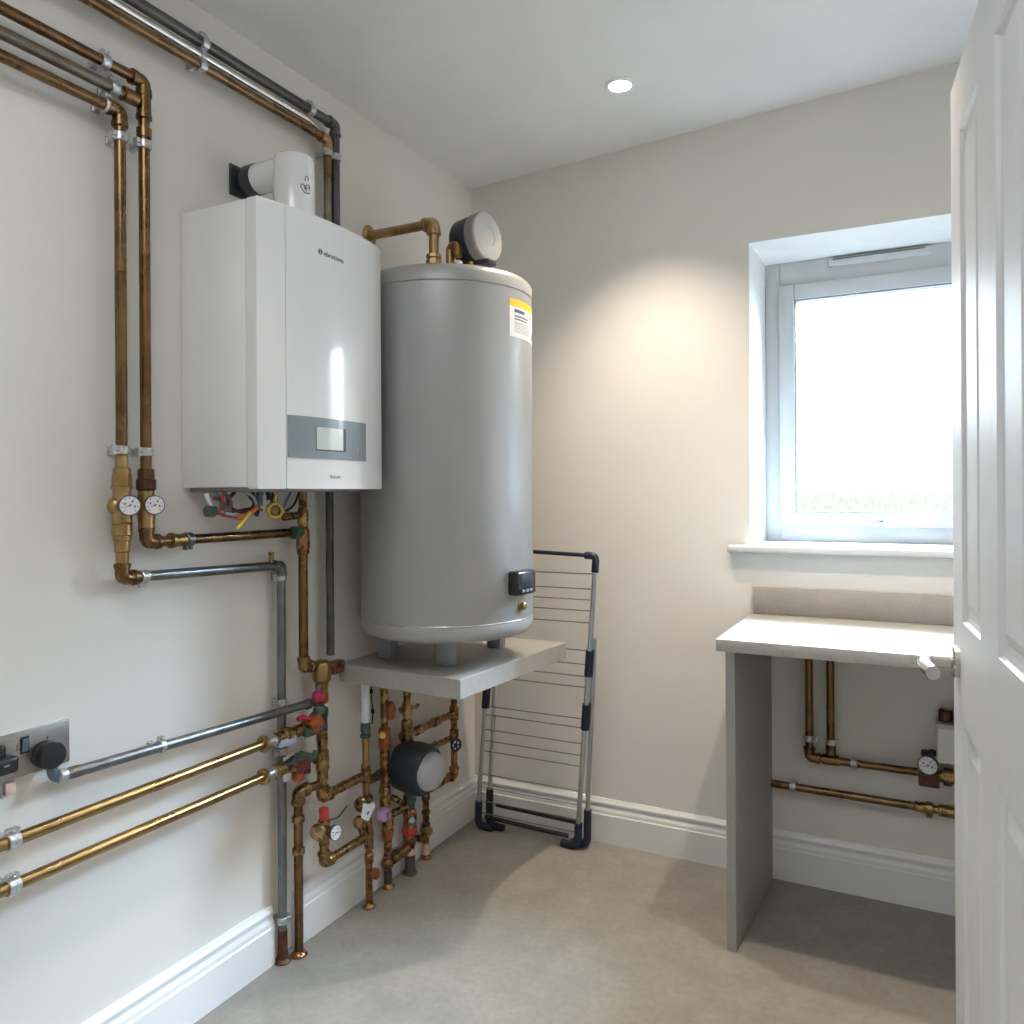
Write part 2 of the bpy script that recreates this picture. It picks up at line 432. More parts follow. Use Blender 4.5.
def skirt(mb, a, b, n, h=.152, t=.019):
    """moulded skirting profile from a to b, n = direction into the room"""
    a, b, n = V(a), V(b), V(n)
    pr = [(0, 0), (t, 0), (t, .098), (t-.003, .101), (t-.004, .112), (t-.009, .122), (t-.0085, .129), (t-.005, .133), (t-.005, .139), (t-.010, .146), (t-.013, h), (0, h)]
    mb.prism([a+n*p+V((0, 0, q)) for p, q in pr], b-a)
mb = MB()
skirt(mb, (0, YF, 0), (0, -1.080, 0), (1, 0, 0)); skirt(mb, (0, -.998, 0), (0, 0, 0), (1, 0, 0))
single('baseboard_left', mb, 'gloss', kind='structure', loc=(0, 0, 0), angle=20)
mb = MB(); skirt(mb, (.019, 0, 0), (1.07, 0, 0), (0, -1, 0)); skirt(mb, (1.07, 0, 0), (XR, 0, 0), (0, -1, 0))
single('baseboard_back', mb, 'gloss', kind='structure', loc=(0, 0, 0), angle=20)
mb = MB(); skirt(mb, (XR, -1.66, 0), (XR, -.62, 0), (-1, 0, 0))
single('baseboard_right', mb, 'gloss', kind='structure', loc=(0, 0, 0), angle=20)

# ------------------------------------------------------------------ window
W = Thing('window_1', None, None, (WX0, 0, WZ0), kind='structure')
mb = MB(); e = .004
mb.box((WX0, 0.001, WZ0), (WX0+e, WD, WZ1)); mb.box((WX1-e, 0.001, WZ0), (WX1, WD, WZ1)); mb.box((WX0, 0.001, WZ1-e), (WX1, WD, WZ1))
W.part('reveal_lining', mb, 'reveal')
mb = MB()
mb.box((WX0+e, -.001, WZ0-.02), (WX1-e, WD+.02, WZ0), 0)
mb.box((.966, -.030, WZ0-.024), (1.84, -.0005, WZ0+.002), .008, seg=3)
W.part('window_sill', mb, mat('sill_paint', (.66, .66, .66), .4, nscale=6))
def ringframe(mb, x0, x1, z0, z1, w, y0, y1, bev=.003, top=None, bot=None):
    top = top or w; bot = bot or w
    mb.box((x0, y0, z0), (x0+w, y1, z1), bev); mb.box((x1-w, y0, z0), (x1, y1, z1), bev)
    mb.box((x0+w, y0, z1-top), (x1-w, y1, z1), bev); mb.box((x0+w, y0, z0), (x1-w, y1, z0+bot), bev)
FY = .295
mb = MB(); ringframe(mb, WX0+e, WX1-e, WZ0, WZ1-e, .050, FY, FY+.06, top=.085, bot=.055)
fr = W.part('window_frame', mb, 'upvc')
sx0, sx1, sz0, sz1 = WX0+e+.048, WX1-e-.048, WZ0+.053, WZ1-e-.083
mb = MB(); ringframe(mb, sx0, sx1, sz0, sz1, .052, FY-.014, FY+.05, .004, bot=.046)
sa = W.part('sash', mb, 'upvc')
mb = MB(); ringframe(mb, sx0+.051, sx1-.051, sz0+.045, sz1-.051, .006, FY-.008, FY+.03, 0)
W.part('gasket', mb, mat('gasket_grey', (.22, .24, .26), .6), sa)
W.part('pane', MB().box((sx0+.053, FY+.012, sz0+.047), (sx1-.053, FY+.018, sz1-.053)), 'pane', sa)
wc = (WX0+WX1)/2
mb = MB(); vz = 2.017
mb.box((wc-.155, FY-.014, vz-.016), (wc+.155, FY+.001, vz+.012), .004)
vt = W.part('trickle_vent', mb, 'upvc')
W.part('vent_slot', MB().box((wc-.140, FY-.0155, vz+.004), (wc+.140, FY-.013, vz+.009)), 'seam', vt)
mb = MB(); hz = 1.131
mb.box((wc-.030, FY-.030, hz-.012), (wc+.028, FY-.013, hz+.012), .005)
mb.tube([(wc-.045, FY-.028, hz-.008), (wc-.02, FY-.034, hz), (wc+.03, FY-.042, hz+.012), (wc+.10, FY-.044, hz+.014)], .006, 10)
hd = W.part('window_handle', mb, mat('handle_satin', (.36, .36, .37), .35, nscale=20))
W.part('handle_lock', MB().rev((wc+.006, FY-.0295, hz), (0, -1, 0), [(0, .006), (.0015, .006)], 14), 'black', hd)
mb = MB(); mb.box((wc-.05, FY-.030, hz-.013), (wc-.034, FY-.016, hz+.001), .003)
W.part('handle_keep', mb, 'grey_mid', hd)

# ------------------------------------------------------------------ door (open leaf on the right)
DP = V((1.5835, -.92, .008)); DD = V((.0971, -.9953, 0)).normalized(); DN = V((-DD.y, DD.x, 0)).normalized()
if DN.x > 0: DN = -DN      # face seen from the camera (towards -x)
DW, DH, DT = .715, 1.976, .035
D = Thing('door_1', None, None, DP, kind='structure')
def dp(u, z, o=0.): return DP+DD*u+V((0, 0, z))+DN*o
panels = [(.108, .288), (.427, .607)]
zr = [(.175, .805), (.988, 1.860)]
mb = MB()
us = [0, panels[0][0], panels[0][1], panels[1][0], panels[1][1], DW]
zs = [0, zr[0][0], zr[0][1], zr[1][0], zr[1][1], DH]
for side in (0, 1):
    o = 0 if side == 0 else -DT; sg = 1 if side == 0 else -1
    for i in range(5):
        for j in range(5):
            u0, u1, z0, z1 = us[i], us[i+1], zs[j], zs[j+1]
            if i in (1, 3) and j in (1, 3):
                # moulded recess then raised field
                st = [(0, 0), (.004, -.006*sg), (.012, -.009*sg), (.022, -.009*sg), (.040, -.003*sg)]
                rings = [[dp(u0+a, z0+a, o+b), dp(u1-a, z0+a, o+b), dp(u1-a, z1-a, o+b), dp(u0+a, z1-a, o+b)] for a, b in st]
                for r0, r1 in zip(rings, rings[1:]):
                    for k in range(4): mb.quad([r0[k], r0[(k+1) % 4], r1[(k+1) % 4], r1[k]])
                mb.quad(rings[-1])
            else:
                mb.quad([dp(u0, z0, o), dp(u1, z0, o), dp(u1, z1, o), dp(u0, z1, o)])
for a, b in (((0, 0), (0, DH)), ((DW, 0), (DW, DH)), ((0, 0), (DW, 0)), ((0, DH), (DW, DH))):
    mb.quad([dp(*a, 0), dp(*b, 0), dp(*b, -DT), dp(*a, -DT)])
bmesh.ops.remove_doubles(mb.bm, verts=mb.bm.verts[:], dist=1e-5)
D.part('door_leaf', mb, 'door', angle=12)
# lever handle: rose, neck, lever turned back along the door
hu, hz = .055, .908
hc = dp(hu, hz)
hr = D.part('handle_rose', MB().rev(hc, DN, [(0, .029), (.008, .029), (.011, .026), (.011, .01)], 32), 'satin')
mb = MB(); mb.cyl(hc+DN*.008, hc+DN*.052, .0125, seg=20)
le = [hc+DN*.046+DD*-.006, hc+DN*.056+DD*.012, hc+DN*.058+DD*.045-V((0, 0, .003)), hc+DN*.050+DD*.085-V((0, 0, .006))]
mb.tube(fillet(le, .02, 5), .0125, 16)
D.part('door_handle', mb, 'satin')
mb = MB()
for hzz in (.2, 1.0, 1.75): mb.cyl(dp(DW+.004, hzz, .004), dp(DW+.004, hzz+.1, .004), .006, seg=12)
D.part('hinge', mb, 'satin')
# lining on the pier the door hangs on
single('trim_1', MB().box((1.660, -1.80, 0), (1.675, -1.645, 2.03), .002), 'gloss', kind='structure')

# ------------------------------------------------------------------ boiler
BZ0, BZ1 = 1.2425, 1.8865
BY0, BY1 = -1.352, -.902
bow = [(-1.352, .2385), (-1.32, .2460), (-1.2785, .2535), (-1.235, .2610), (-1.194, .2658), (-1.15, .2682), (-1.101, .2675), (-1.045, .2645), (-.992, .2598), (-.945, .2515), (-.902, .2385)]
def bowx(y):
    for (a, xa), (b, xb) in zip(bow, bow[1:]):
        if a <= y <= b: return xa+(xb-xa)*(y-a)/(b-a)
    return .2385
Bo = Thing('boiler', 'white wall-hung boiler with bowed front and grey display fascia', 'boiler', (.0, -1.127, BZ0))
Bo.part('casing', MB().box((.001, BY0, BZ0+.004), (.2055, BY1, BZ1-.001), .004), 'boiler_side')
Bo.part('casing_seam', MB().box((.204, BY0+.004, BZ0+.006), (.209, BY1-.004, BZ1-.004)), 'seam')
def front(y0, y1, name, seam0=0):
    n = 24; ys = [y0+(y1-y0)*k/n for k in range(n+1)]
    if y0 > -1.3: pass
    poly = [(.2085, y0, BZ0)]+[(bowx(y), y, BZ0) for y in ys]+[(.2085, y1, BZ0)]
    mb = MB(); mb.prism(poly, (0, 0, BZ1-BZ0))
    bmesh.ops.bevel(mb.bm, geom=[e for e in mb.bm.edges if abs(e.verts[0].co.z-e.verts[1].co.z) < 1e-6 and max(e.verts[0].co.x, e.verts[1].co.x) > .22], offset=.003, segments=2, affect='EDGES')
    return Bo.part(name, mb, 'boiler', angle=24)
front(BY0, -1.2795, 'front_strip'); fc = front(-1.2775, BY1, 'front_cover')
def bowsheet(y0, y1, z0, z1, off, n=16):
    ys = [y0+(y1-y0)*k/n for k in range(n+1)]
    mb = MB()
    mb.prism([(bowx(y)+off, y, z0) for y in ys]+[(bowx(y)+.0002, y, z0) for y in reversed(ys)], (0, 0, z1-z0))
    return mb
fa = Bo.part('display_fascia', bowsheet(-1.2755, -1.000, 1.3140, 1.4110, .0022), 'panel_grey', angle=24)
Bo.part('display_bezel', bowsheet(-1.195, -1.089, 1.333, 1.390, .0030), 'charcoal', fa, angle=24)
Bo.part('display_screen', bowsheet(-1.195, -1.101, 1.336, 1.389, .0036), 'lcd', fa, angle=24)
for y, w, h in ((-1.058, .003, .018), (-1.042, .007, .016), (-1.022, .006, .014)):
    Bo.part('button', bowsheet(y-w/2, y+w/2, 1.342-h/2, 1.342+h/2, .0028, 3), 'ink_soft', fa)
def onbow(p, off=.0007): return V((bowx(p.y)+off+(p.x-.3), p.y, p.z))
text_part(Bo, 'maker_lettering', 'ebrotiona', .0185, (.3, -1.128, 1.8035), (0, 1, 0), (0, 0, 1), 'ink', fc, conform=onbow)
mb = MB(); mb.torus((bowx(-1.176)+.0006, -1.176, 1.805), (1, 0, 0), .0055, .0012, 20, 6); mb.box((bowx(-1.176)+.0003, -1.181, 1.804), (bowx(-1.176)+.0012, -1.171, 1.806))
Bo.part('maker_emblem', mb, 'ink', fc)
text_part(Bo, 'model_lettering', 'Kuront', .0135, (.3, -1.128, 1.272), (0, 1, 0), (0, 0, 1), 'ink_soft', fc, conform=onbow)
# underside: base tray, sockets, wiring
Bo.part('base_tray', MB().box((.012, BY0+.012, BZ0-.006), (.20, BY1-.012, BZ0+.006), .002), 'grey_mid')
def bp(px, py, x=.11): return L(px, py, x)
def wire(pts, m, r=.0035):
    Bo.part('wire', MB().tube(fillet(pts, .03, 6), r, 8), m)
def under(px, x): q = L(px, 492, x); return V((x, q.y, BZ0-.002))
wire([under(214, .10), bp(222, 500, .1), bp(226, 512, .1), bp(243, 518, .1), bp(257, 512, .1), under(257, .1)], 'wire_blue', .003)
wire([under(240, .12), bp(253, 496, .12), bp(257, 505, .12), bp(252, 512, .12), bp(240, 516, .12), bp(225, 513, .12)], 'wire_grey', .0035)
wire([under(224, .11), bp(222, 505, .11), bp(218, 514, .11), bp(230, 517, .11), bp(248, 515, .11), bp(258, 508, .11)], 'wire_red', .0032)
wire([under(236, .09), bp(226, 502, .09), bp(233, 510, .09), bp(246, 513, .09), bp(256, 505, .09), under(252, .09)], 'wire_brown', .0045)
wire([bp(214, 498, .1), bp(222, 500, .1), bp(224, 508, .1), bp(236, 518, .1), bp(244, 517, .1)], 'wire_brown', .005)
wire([bp(238, 517, .13), bp(247, 516, .13), bp(253, 511, .13), bp(257, 507, .13)], 'wire_orange', .0055)
wire([bp(250, 512, .135), bp(245, 519, .135), bp(237, 529, .135)], 'wire_yellow', .004)
wire([bp(206, 494, .1), bp(209, 502, .1), bp(213, 508, .1)], 'white_plastic', .005)
wire([under(292, .1), bp(287, 500, .1), bp(283, 508, .1)], 'wire_blue', .003)
wire([under(222, .14), bp(228, 497, .14), bp(232, 503, .14), bp(228, 511, .14), bp(221, 509, .14), bp(222, 502, .14)], 'wire_brown', .0045)
wire([under(246, .10), bp(252, 499, .1), bp(259, 506, .1), bp(256, 516, .1)], 'black', .005)
wire([bp(212, 512, .11), bp(222, 515, .11), bp(236, 511, .11), bp(252, 508, .11), bp(262, 510, .11)], 'wire_brown', .003)
wire([bp(286, 511, .1), bp(294, 506, .1), under(300, .1)], 'black', .003)
astack(Bo, 'cable_gland', bp(215, 511, .10), (-.2, -1, 0), [(0, .012), (.004, .0135), (.020, .0135), (.024, .010)], 'green', 16)
for px, pyb, r, m in ((260, 506, .0085, 'blue_grey'), (269, 500, .008, 'black')):
    q = L(px, 492, .11)
    vstack(Bo, 'connector', .11, q.y, [(BZ0, r), (BZ0-.012, r*1.1), (BZ0-.014, r*.8), (L(px, pyb, .11).z, r*.8)], m, 16)
c = bp(275.5, 510.5, .12); n = V((.8, -.6, 0))
mb = MB(); mb.rev(c-n*.016, n, [(0, .020), (.018, .020), (.020, .0185), (.020, .0135), (.012, .0125)], 28, cap=False)
Bo.part('brass_port', mb, 'yellow'); astack(Bo, 'port_core', c-n*.022, n, [(0, .021), (.006, .021), (.008, .012), (.016, .010)], 'brass_dark')
vstack(Bo, 'port_stem', c.x-n.x*.02, c.y-n.y*.02, [(c.z, .010), (BZ0, .010)], 'brass_dark', 14)

# ------------------------------------------------------------------ flue
FX, FYc, FR = .178, -1.166, .0495
Fl = Thing('flue_pipe', 'white flue elbow rising from the boiler top into the wall', 'flue', (FX, FYc, BZ1))
zt = 2.052
vstack(Fl, 'flue_riser', FX, FYc, [(BZ1+.0005, FR), (zt-.018, FR), (zt-.007, FR*.94), (zt-.001, FR*.78), (zt, FR*.4)], 'boiler', 40)
Fl.part('flue_arm', MB().rev((.062, FYc, 2.018), (1, 0, 0), [(0, .036), (.004, .0375), (.045, .0375), (.085, .040), (.1, .040)], 36), 'boiler')
Fl.part('flue_collar', MB().rev((.018, FYc, 2.018), (1, 0, 0), [(0, .026), (.014, .026), (.016, .038), (.044, .0385), (.046, .036)], 36), 'charcoal')
mb = MB(); ringframe(mb, 0, .078, 0, .078, .014, 0, .006, .002)
for v in mb.bm.verts: v.co = V((v.co.y+.0005, v.co.x+FYc-.039, v.co.z+2.018-.039))
mb.box((.0008, FYc-.028, 1.99), (.004, FYc+.028, 2.046))
Fl.part('wall_plate', mb, 'charcoal')
def flmark(pl, r=.0011):
    mb = MB(); pts = []
    for p in pl:
        h = hit_cyl(p[0], p[1], FX, FYc, FR+.0003); pts.append(h)
    return mb.tube(pts, r, 6)
for pl in ([(305, 181), (305.5, 177), (307, 176), (308.3, 178), (308, 181)], [(303.5, 184.3), (301.5, 184), (300.7, 186), (302, 189), (304, 192), (306.5, 193.5), (308.5, 193), (309.8, 193.5)],
           [(304, 185), (304.5, 188), (306, 190)], [(305.8, 185), (306, 191)], [(306, 185.3), (308.5, 185), (309.6, 187), (309.5, 190)], [(306, 188), (309, 188)]):
    Fl.part('printed_mark', flmark(pl), 'ink')

# ------------------------------------------------------------------ shelf and tank
SHZ = .731
mb = MB(); mb.prism([(.0005, -.793, SHZ-.054), (.430, -.817, SHZ-.054), (.473, -.203, SHZ-.054), (.0005, -.203, SHZ-.054)], (0, 0, .054))
bmesh.ops.bevel(mb.bm, geom=mb.bm.edges[:], offset=.0015, segments=1, affect='EDGES')
single('wall_shelf', mb, 'worktop', 'thick grey stone-effect shelf carrying the hot water tank', 'shelf')

TX, TY, TR = .262, -.608, .257
Tk = Thing('water_tank', 'tall grey cylindrical hot water tank standing on the wall shelf', 'water tank', (TX, TY, SHZ))
zs0, zs1 = .868, 1.806
vstack(Tk, 'tank_body', TX, TY, [(zs0+.004, TR-.001), (zs0+.006, TR), (zs1-.003, TR), (zs1-.001, TR-.0015)], 'tank', 96)
vstack(Tk, 'base_ring', TX, TY, [(.820, TR-.045), (.822, TR-.028), (.828, TR-.012), (.837, TR-.004), (.848, TR-.0005), (zs0, TR-.0005), (zs0+.004, TR-.002)], 'tank', 96)
Tk.part('trim_line', MB().torus((TX, TY, zs0+.003), (0, 0, 1), TR-.0002, .0022, 96, 8), 'chrome_line')
vstack(Tk, 'lid', TX, TY, [(zs1-.002, TR-.004), (zs1, TR-.001), (zs1+.002, TR+.0012), (zs1+.028, TR+.0012), (zs1+.038, TR-.003), (zs1+.046, TR-.012), (zs1+.050, TR-.026), (zs1+.053, TR*.6), (zs1+.054, .01)], 'tank_lid', 96)
for fx, fy in ((.300, -.680), (.085, -.668), (.300, -.375), (.14, -.44)):
    mb = MB(); mb.box((fx-.024, fy-.020, SHZ+.0005), (fx+.024, fy+.020, .824), .003)
    Tk.part('foot', mb, 'tank_foot')
# thermostat housing, drain boss and data label on the tank side
def tang(px, py, r=TR):
    h = hit_cyl(px, py, TX, TY, r); return atan2(h.y-TY, h.x-TX), h.z
def cyl_patch(a0, a1, z0, z1, r0, r1, n=10):
    mb = MB(); an = [a0+(a1-a0)*k/n for k in range(n+1)]
    po = [(TX+r1*cos(a), TY+r1*sin(a), z0) for a in an]; pi_ = [(TX+r0*cos(a), TY+r0*sin(a), z0) for a in reversed(an)]
    return mb.prism(po+pi_, (0, 0, z1-z0))
aL, zl1 = tang(509.3, 297.5); aR, _ = tang(532, 306); _, zl0 = tang(511, 336)
lb = Tk.part('data_label', cyl_patch(aL, aR, zl0, zl1, TR+.0002, TR+.0008), 'paper', label='white data label with yellow band')
Tk.part('label_band', cyl_patch(aL, aR, zl1-.020, zl1, TR+.0006, TR+.0012), 'tape_yellow', lb)
H = zl1-zl0; A = aR-aL
def lbl(u0, u1, v0, v1, m): Tk.part('label_print', cyl_patch(aL+A*u0, aL+A*u1, zl1-H*v1, zl1-H*v0, TR+.0006, TR+.0013, 4), m, lb)
lbl(.12, .42, .26, .34, 'ink_blue'); lbl(.12, .55, .42, .455, 'ink'); lbl(.12, .50, .50, .53, 'ink')
for k in range(6): lbl(.12, .58+.04*(k % 3), .60+k*.05, .612+k*.05, 'ink_soft')
for k in range(5): lbl(.76, .88, .74+k*.035, .755+k*.035, 'ink')
lbl(.66, .74, .30, .36, 'ink_soft')
aS, zS = tang(519, 582)
rad = V((cos(aS), sin(aS), 0)); tn = V((-sin(aS), cos(aS), 0)); up = V((0, 0, 1))
R3 = Matrix((tn, rad, up)).transposed()
ctr = V((TX, TY, zS))+rad*(TR+.010)
mb = MB(); mb.box(ctr-V((.048, .018, .034)), ctr+V((.048, .018, .034)), .008, R3, 3)
th = Tk.part('thermostat', mb, 'black_gloss')
c2 = ctr+rad*.018+up*.006
mb = MB(); mb.box(c2-V((.030, .0012, .018)), c2+V((.030, .0012, .018)), .001, R3)
Tk.part('thermostat_screen', mb, 'navy', th)
c3 = ctr+rad*.018-up*.022
mb = MB()
for k in (-1, 0, 1): mb.box(c3+tn*k*.02-V((.007, .0015, .004)), c3+tn*k*.02+V((.007, .0015, .004)), .001, R3)
Tk.part('thermostat_buttons', mb, 'panel_grey', th)
aD, zD = tang(521, 606); rd = V((cos(aD), sin(aD), 0))
Tk.part('drain_boss', MB().rev(V((TX, TY, zD))+rd*(TR-.001), rd, [(0, .0165), (.003, .0165), (.004, .011), (.014, .011), (.016, .008)], 24), 'brass')

# ------------------------------------------------------------------ fittings on top of the tank
LZ = zs1+.0545
Tp = Thing('brass_wall_pipe', 'brass pipe from the wall flange elbowed down into the tank top', 'pipe', (.244, -.639, LZ))
run(Tp, [(.006, -.639, 2.036), (.240, -.639, 2.036), (.240, -.639, LZ+.03)], .0145, 'brass', bend=.028, er=.0190)
mb = MB(); mb.rev((.0005, -.639, 2.036), (1, 0, 0), [(0, .033), (.003, .033), (.006, .028), (.007, .017), (.014, .015)], 32)
Tp.part('wall_flange', mb, 'brass')
vstack(Tp, 'union_nut', .240, -.639, [(LZ+.001, .020), (LZ+.045, .020), (LZ+.047, .017), (LZ+.050, .017), (LZ+.052, .024), (LZ+.064, .024), (LZ+.066, .019), (LZ+.070, .019), (LZ+.072, .023), (LZ+.082, .023), (LZ+.084, .016)], 'brass', 8)
Ts = Thing('brass_elbow', 'small brass swan-neck elbow on the tank lid beside the round head', 'pipe', (.24, -.57, LZ))
p0 = hit_plane(450, 258, V((.27, -.58, 0)), FWD)
q_ = B(450, 258, -.57); bx, by = q_.x, q_.y
Ts.part('pipe', MB().tube(fillet([(bx, by, LZ+.001), (bx, by, LZ+.122), (bx+.032, by-.01, LZ+.122), (bx+.036, by-.012, LZ+.085)], .035, 8), .0135, 18), 'brass')
vstack(Ts, 'union_nut', bx, by, [(LZ+.0005, .018), (LZ+.055, .018), (LZ+.057, .014)], 'brass', 6)
# round immersion / motor head, axis pointing out from the left wall
hcx = V((.300, -.515, 2.008))
hax = V((.97, -.12, .05)).normalized()
Th = Thing('motor_head', 'round dark grey motor head with pale cap on the tank lid', 'motor head', (hcx.x, hcx.y, LZ))
Th.part('housing', MB().rev(hcx-hax*.05, hax, [(0, .045), (.006, .060), (.018, .069), (.070, .073), (.075, .073)], 48), 'charcoal')
Th.part('grey_band', MB().rev(hcx+hax*.025, hax, [(0, .0745), (.026, .076), (.030, .074)], 48), 'grey_mid')
Th.part('cap', MB().rev(hcx+hax*.055, hax, [(0, .0735), (.006, .073), (.009, .068), (.0105, .045), (.0115, .030), (.0085, .027), (.0085, .003)], 48), 'grey_face')
vstack(Th, 'mount', hcx.x, hcx.y, [(LZ, .030), (LZ+.018, .030), (LZ+.020, .026), (hcx.z-.062, .026)], 'brass_dark', 12)
mb = MB(); mb.box((hcx.x+.02, hcx.y-.03, hcx.z-.083), (hcx.x+.075, hcx.y+.02, hcx.z-.068), .004)
Th.part('cable_entry', mb, 'charcoal')
q = V((.335, -.545, 0))
vstack(Th, 'bleed_screw', q.x, q.y, [(LZ, .010), (LZ+.050, .010), (LZ+.053, .007)], 'brass', 12)
Tn = Thing('plastic_cap', 'small white hexagonal cap on the tank lid under the motor head', 'cap', (.287, -.600, LZ))
vstack(Tn, 'cap_body', B(458, 258, -.60).x, -.60, [(LZ, .014), (LZ+.062, .014), (LZ+.066, .011)], 'white_plastic', 6)

# ------------------------------------------------------------------ upper pipes on the left wall
X = .04; YE = -2.75
# outer copper pipe with gauge
yo, yi = -1.4785, -1.537
A_ = Thing('copper_pipe', 'long copper pipe dropping beside the boiler to a red-collared gauge valve', 'pipe', (X, yo, 1.1))
zA = L(150, 542).z
yv = L(303, 540, .05).y
run(A_, [(X, YE, 2.123), (X, yo, 2.123), (X, yo, zA), (X, yv-.014, zA)], .0115, 'copper', 'copper', bend=.026, er=.0148)
zt_ = 2.0775
vstack(A_, 'tee', X, yo, [(zt_-.034, .0165), (zt_-.026, .0165), (zt_-.025, .0148), (zt_+.022, .0148), (zt_+.023, .0165), (zt_+.030, .0165)], 'copper')
vstack(A_, 'coupling', X, yo, [(zt_-.055, .0155), (zt_-.075, .0150)], 'copper')
for py, in ((146,),): clip(A_, (X, yo, L(146, py).z), (0, 0, 1), .0115, side=-1)
clip(A_, (X, yo, L(146, 452).z), (0, 0, 1), .0115, side=-1)
clip(A_, (X, L(104, 58).y, 2.123), (0, 1, 0), .0115, side=-1)
def zl(px, py, x=X): return L(px, py, x).z
vstack(A_, 'union_nut', X, yo, [(zl(147, 469), .015), (zl(147, 471), .0175), (zl(147, 479), .0175), (zl(147, 480), .0205), (zl(147, 489), .0205), (zl(147, 491), .0165)], 'rust', 12, label='dark red union collar')
vb = vstack(A_, 'valve_body', X, yo, [(zl(148, 491), .0165), (zl(148, 500), .018), (zl(148, 515), .0185), (zl(148, 524), .0165), (zl(148, 527), .0175), (zl(148, 529), .015)], 'brass')
g1 = V((X+.026, L(154, 505, X+.026).y, L(154, 505, X+.026).z)); gn = V((.88, -.47, 0))
astack(A_, 'gauge_stem', V((X, yo, g1.z)), (g1-V((X, yo, g1.z))), [(0, .008), (.02, .008)], 'brass', 12)
gauge(A_, g1+gn*.008, gn, .0200, ink='ink_blue')
astack(A_, 'coupling', V((X, L(170, 541).y, zA)), (0, 1, 0), [(0, .0175), (.008, .0175), (.009, .0145), (.045, .0140), (.046, .0115)], 'brass')
clip(A_, (X, L(188, 541).y, zA), (0, 1, 0), .0125, side=1, m='steel')
# grey middle pipe
G_ = Thing('grey_pipe', 'grey steel pipe between two copper pipes at the upper left', 'pipe', (X, -1.9, zt_))
yg = L(120, 88).y
G_.part('pipe', MB().cyl((X, YE, zt_), (X, yg, zt_), .0118), 'steel_brown')
G_.part('pipe', MB().cyl((X, yg, zt_), (X, yo-.020, zt_), .0122), 'copper', label='copper end piece')
astack(G_, 'coupling', V((X, yo-.052, zt_)), (0, 1, 0), [(0, .0125), (.001, .0155), (.033, .0155)], 'copper')
clip(G_, (X, L(113, 86).y, zt_), (0, 1, 0), .0118, side=-1)
# inner copper pipe with gauge valve
zi = 2.035
I_ = Thing('copper_pipe', 'inner copper pipe nearest the left edge, ending in brass gauge valve', 'pipe', (X, yi, 1.05))
zS1 = 1.0555
run(I_, [(X, YE, zi), (X, yi, zi), (X, yi, zS1), (X, yi+.044, zS1)], .0115, 'copper', 'copper', bend=.026, er=.0148)
clip(I_, (X, L(107, 103).y, zi), (0, 1, 0), .0115, side=-1)
clip(I_, (X, yi, zl(121, 138)), (0, 0, 1), .0115, side=-1); clip(I_, (X, yi, zl(121, 450)), (0, 0, 1), .0115, side=-1)
z = lambda py: zl(121, py)
vstack(I_, 'reducer', X, yi, [(z(456), .0125), (z(467), .0135), (z(469), .0175), (z(474), .0175)], 'brass')
vstack(I_, 'union_nut', X, yi, [(z(474), .019), (z(486), .020), (z(487), .022), (z(489), .022)], 'brass', 8)
vstack(I_, 'valve_body', X, yi, [(z(489), .0185), (z(497), .0185), (z(500), .022), (z(512), .022), (z(518), .0195), (z(522), .0195), (z(523), .021), (z(525), .019)], 'brass')
I_.part('valve_bulge', MB().sphere((X, yi-.016, z(506)), .016, (1, 1, 1.15)), 'brass')
vstack(I_, 'lower_nut', X, yi, [(z(525), .0195), (z(535), .0205), (z(536), .018), (z(540), .018), (z(541), .0155), (z(550), .0150), (z(551), .0165), (z(553), .013), (z(563), .0125)], 'brass', 12)
g2 = L(129, 505.5, X+.030)
astack(I_, 'gauge_stem', V((X, yi, g2.z)), (g2-V((X, yi, g2.z))), [(0, .009), (.02, .009)], 'brass', 12)
gauge(I_, g2+gn*.008, gn, .0205, ink='ink')
# steel run: across under the boiler and down to the floor
ys_ = -1.0625; xs_ = .028
St = Thing('steel_pipe', 'grey steel pipe running right from the brass valve then down to the floor', 'pipe', (xs_, ys_, 0))
run(St, [(X, yi+.046, zS1), (.030, ys_, zS1-.012), (.028, ys_, .0)], .0115, 'steel', 'steel', bend=.022, er=.0135)
clip(St, (X, L(143, 574).y, zS1-.001), (0, 1, 0), .0115, side=1)
for py in (577, 703, 752): clip(St, (.029, ys_, zl(284, py)), (0, 0, 1), .0115, side=-1)
clip(St, (.028, ys_, zl(284, 922)), (0, 0, 1), .0115, side=1)
vstack(St, 'bleed_nipple', .031, L(274, 560).y, [(zS1-.002, .006), (zS1+.018, .006), (zS1+.019, .008), (zS1+.026, .007)], 'brass_dark', 10)
vstack(St, 'rusty_foot', .028, ys_, [(.001, .0125), (.012, .0155), (.020, .0135), (.085, .0122)], 'rust', 16, label='rusted foot of the pipe')
floor_collar(St, .028, ys_, .022, 'rust')

# top run below the ceiling
Tb = Thing('copper_pipe', 'copper pipe under the ceiling, lowest of three, turning down behind boiler', 'pipe', (X, -.877, .77))
ya = -.8795
run(Tb, [(X, YE, 2.233), (X, ya, 2.233), (X, ya, 2.12)], .0115, 'copper', 'brass', bend=.024, er=.0140)
Tb.part('pipe', MB().cyl((X, ya, 2.12), (X, ya, 1.6), .0112), 'steel_brown', label='brown-grey middle length')
Tb.part('pipe', MB().cyl((X, ya, 1.6), (X, ya, .775), .0112), 'steel_dark', label='dark grey lower length')
clip(Tb, (X, L(201, 65).y, 2.233), (0, 1, 0), .0115, side=-1)
clip(Tb, (X, ya, L(327, 153).z), (0, 0, 1), .0115, side=-1)
Tc = Thing('silver_pipe', 'thin bright silver pipe under the ceiling between copper and dark pipes', 'pipe', (X, -1.5, 2.256))
Tc.part('pipe', MB().cyl((X, YE, 2.2570), (X, -.96, 2.2570), .0085), 'silver')
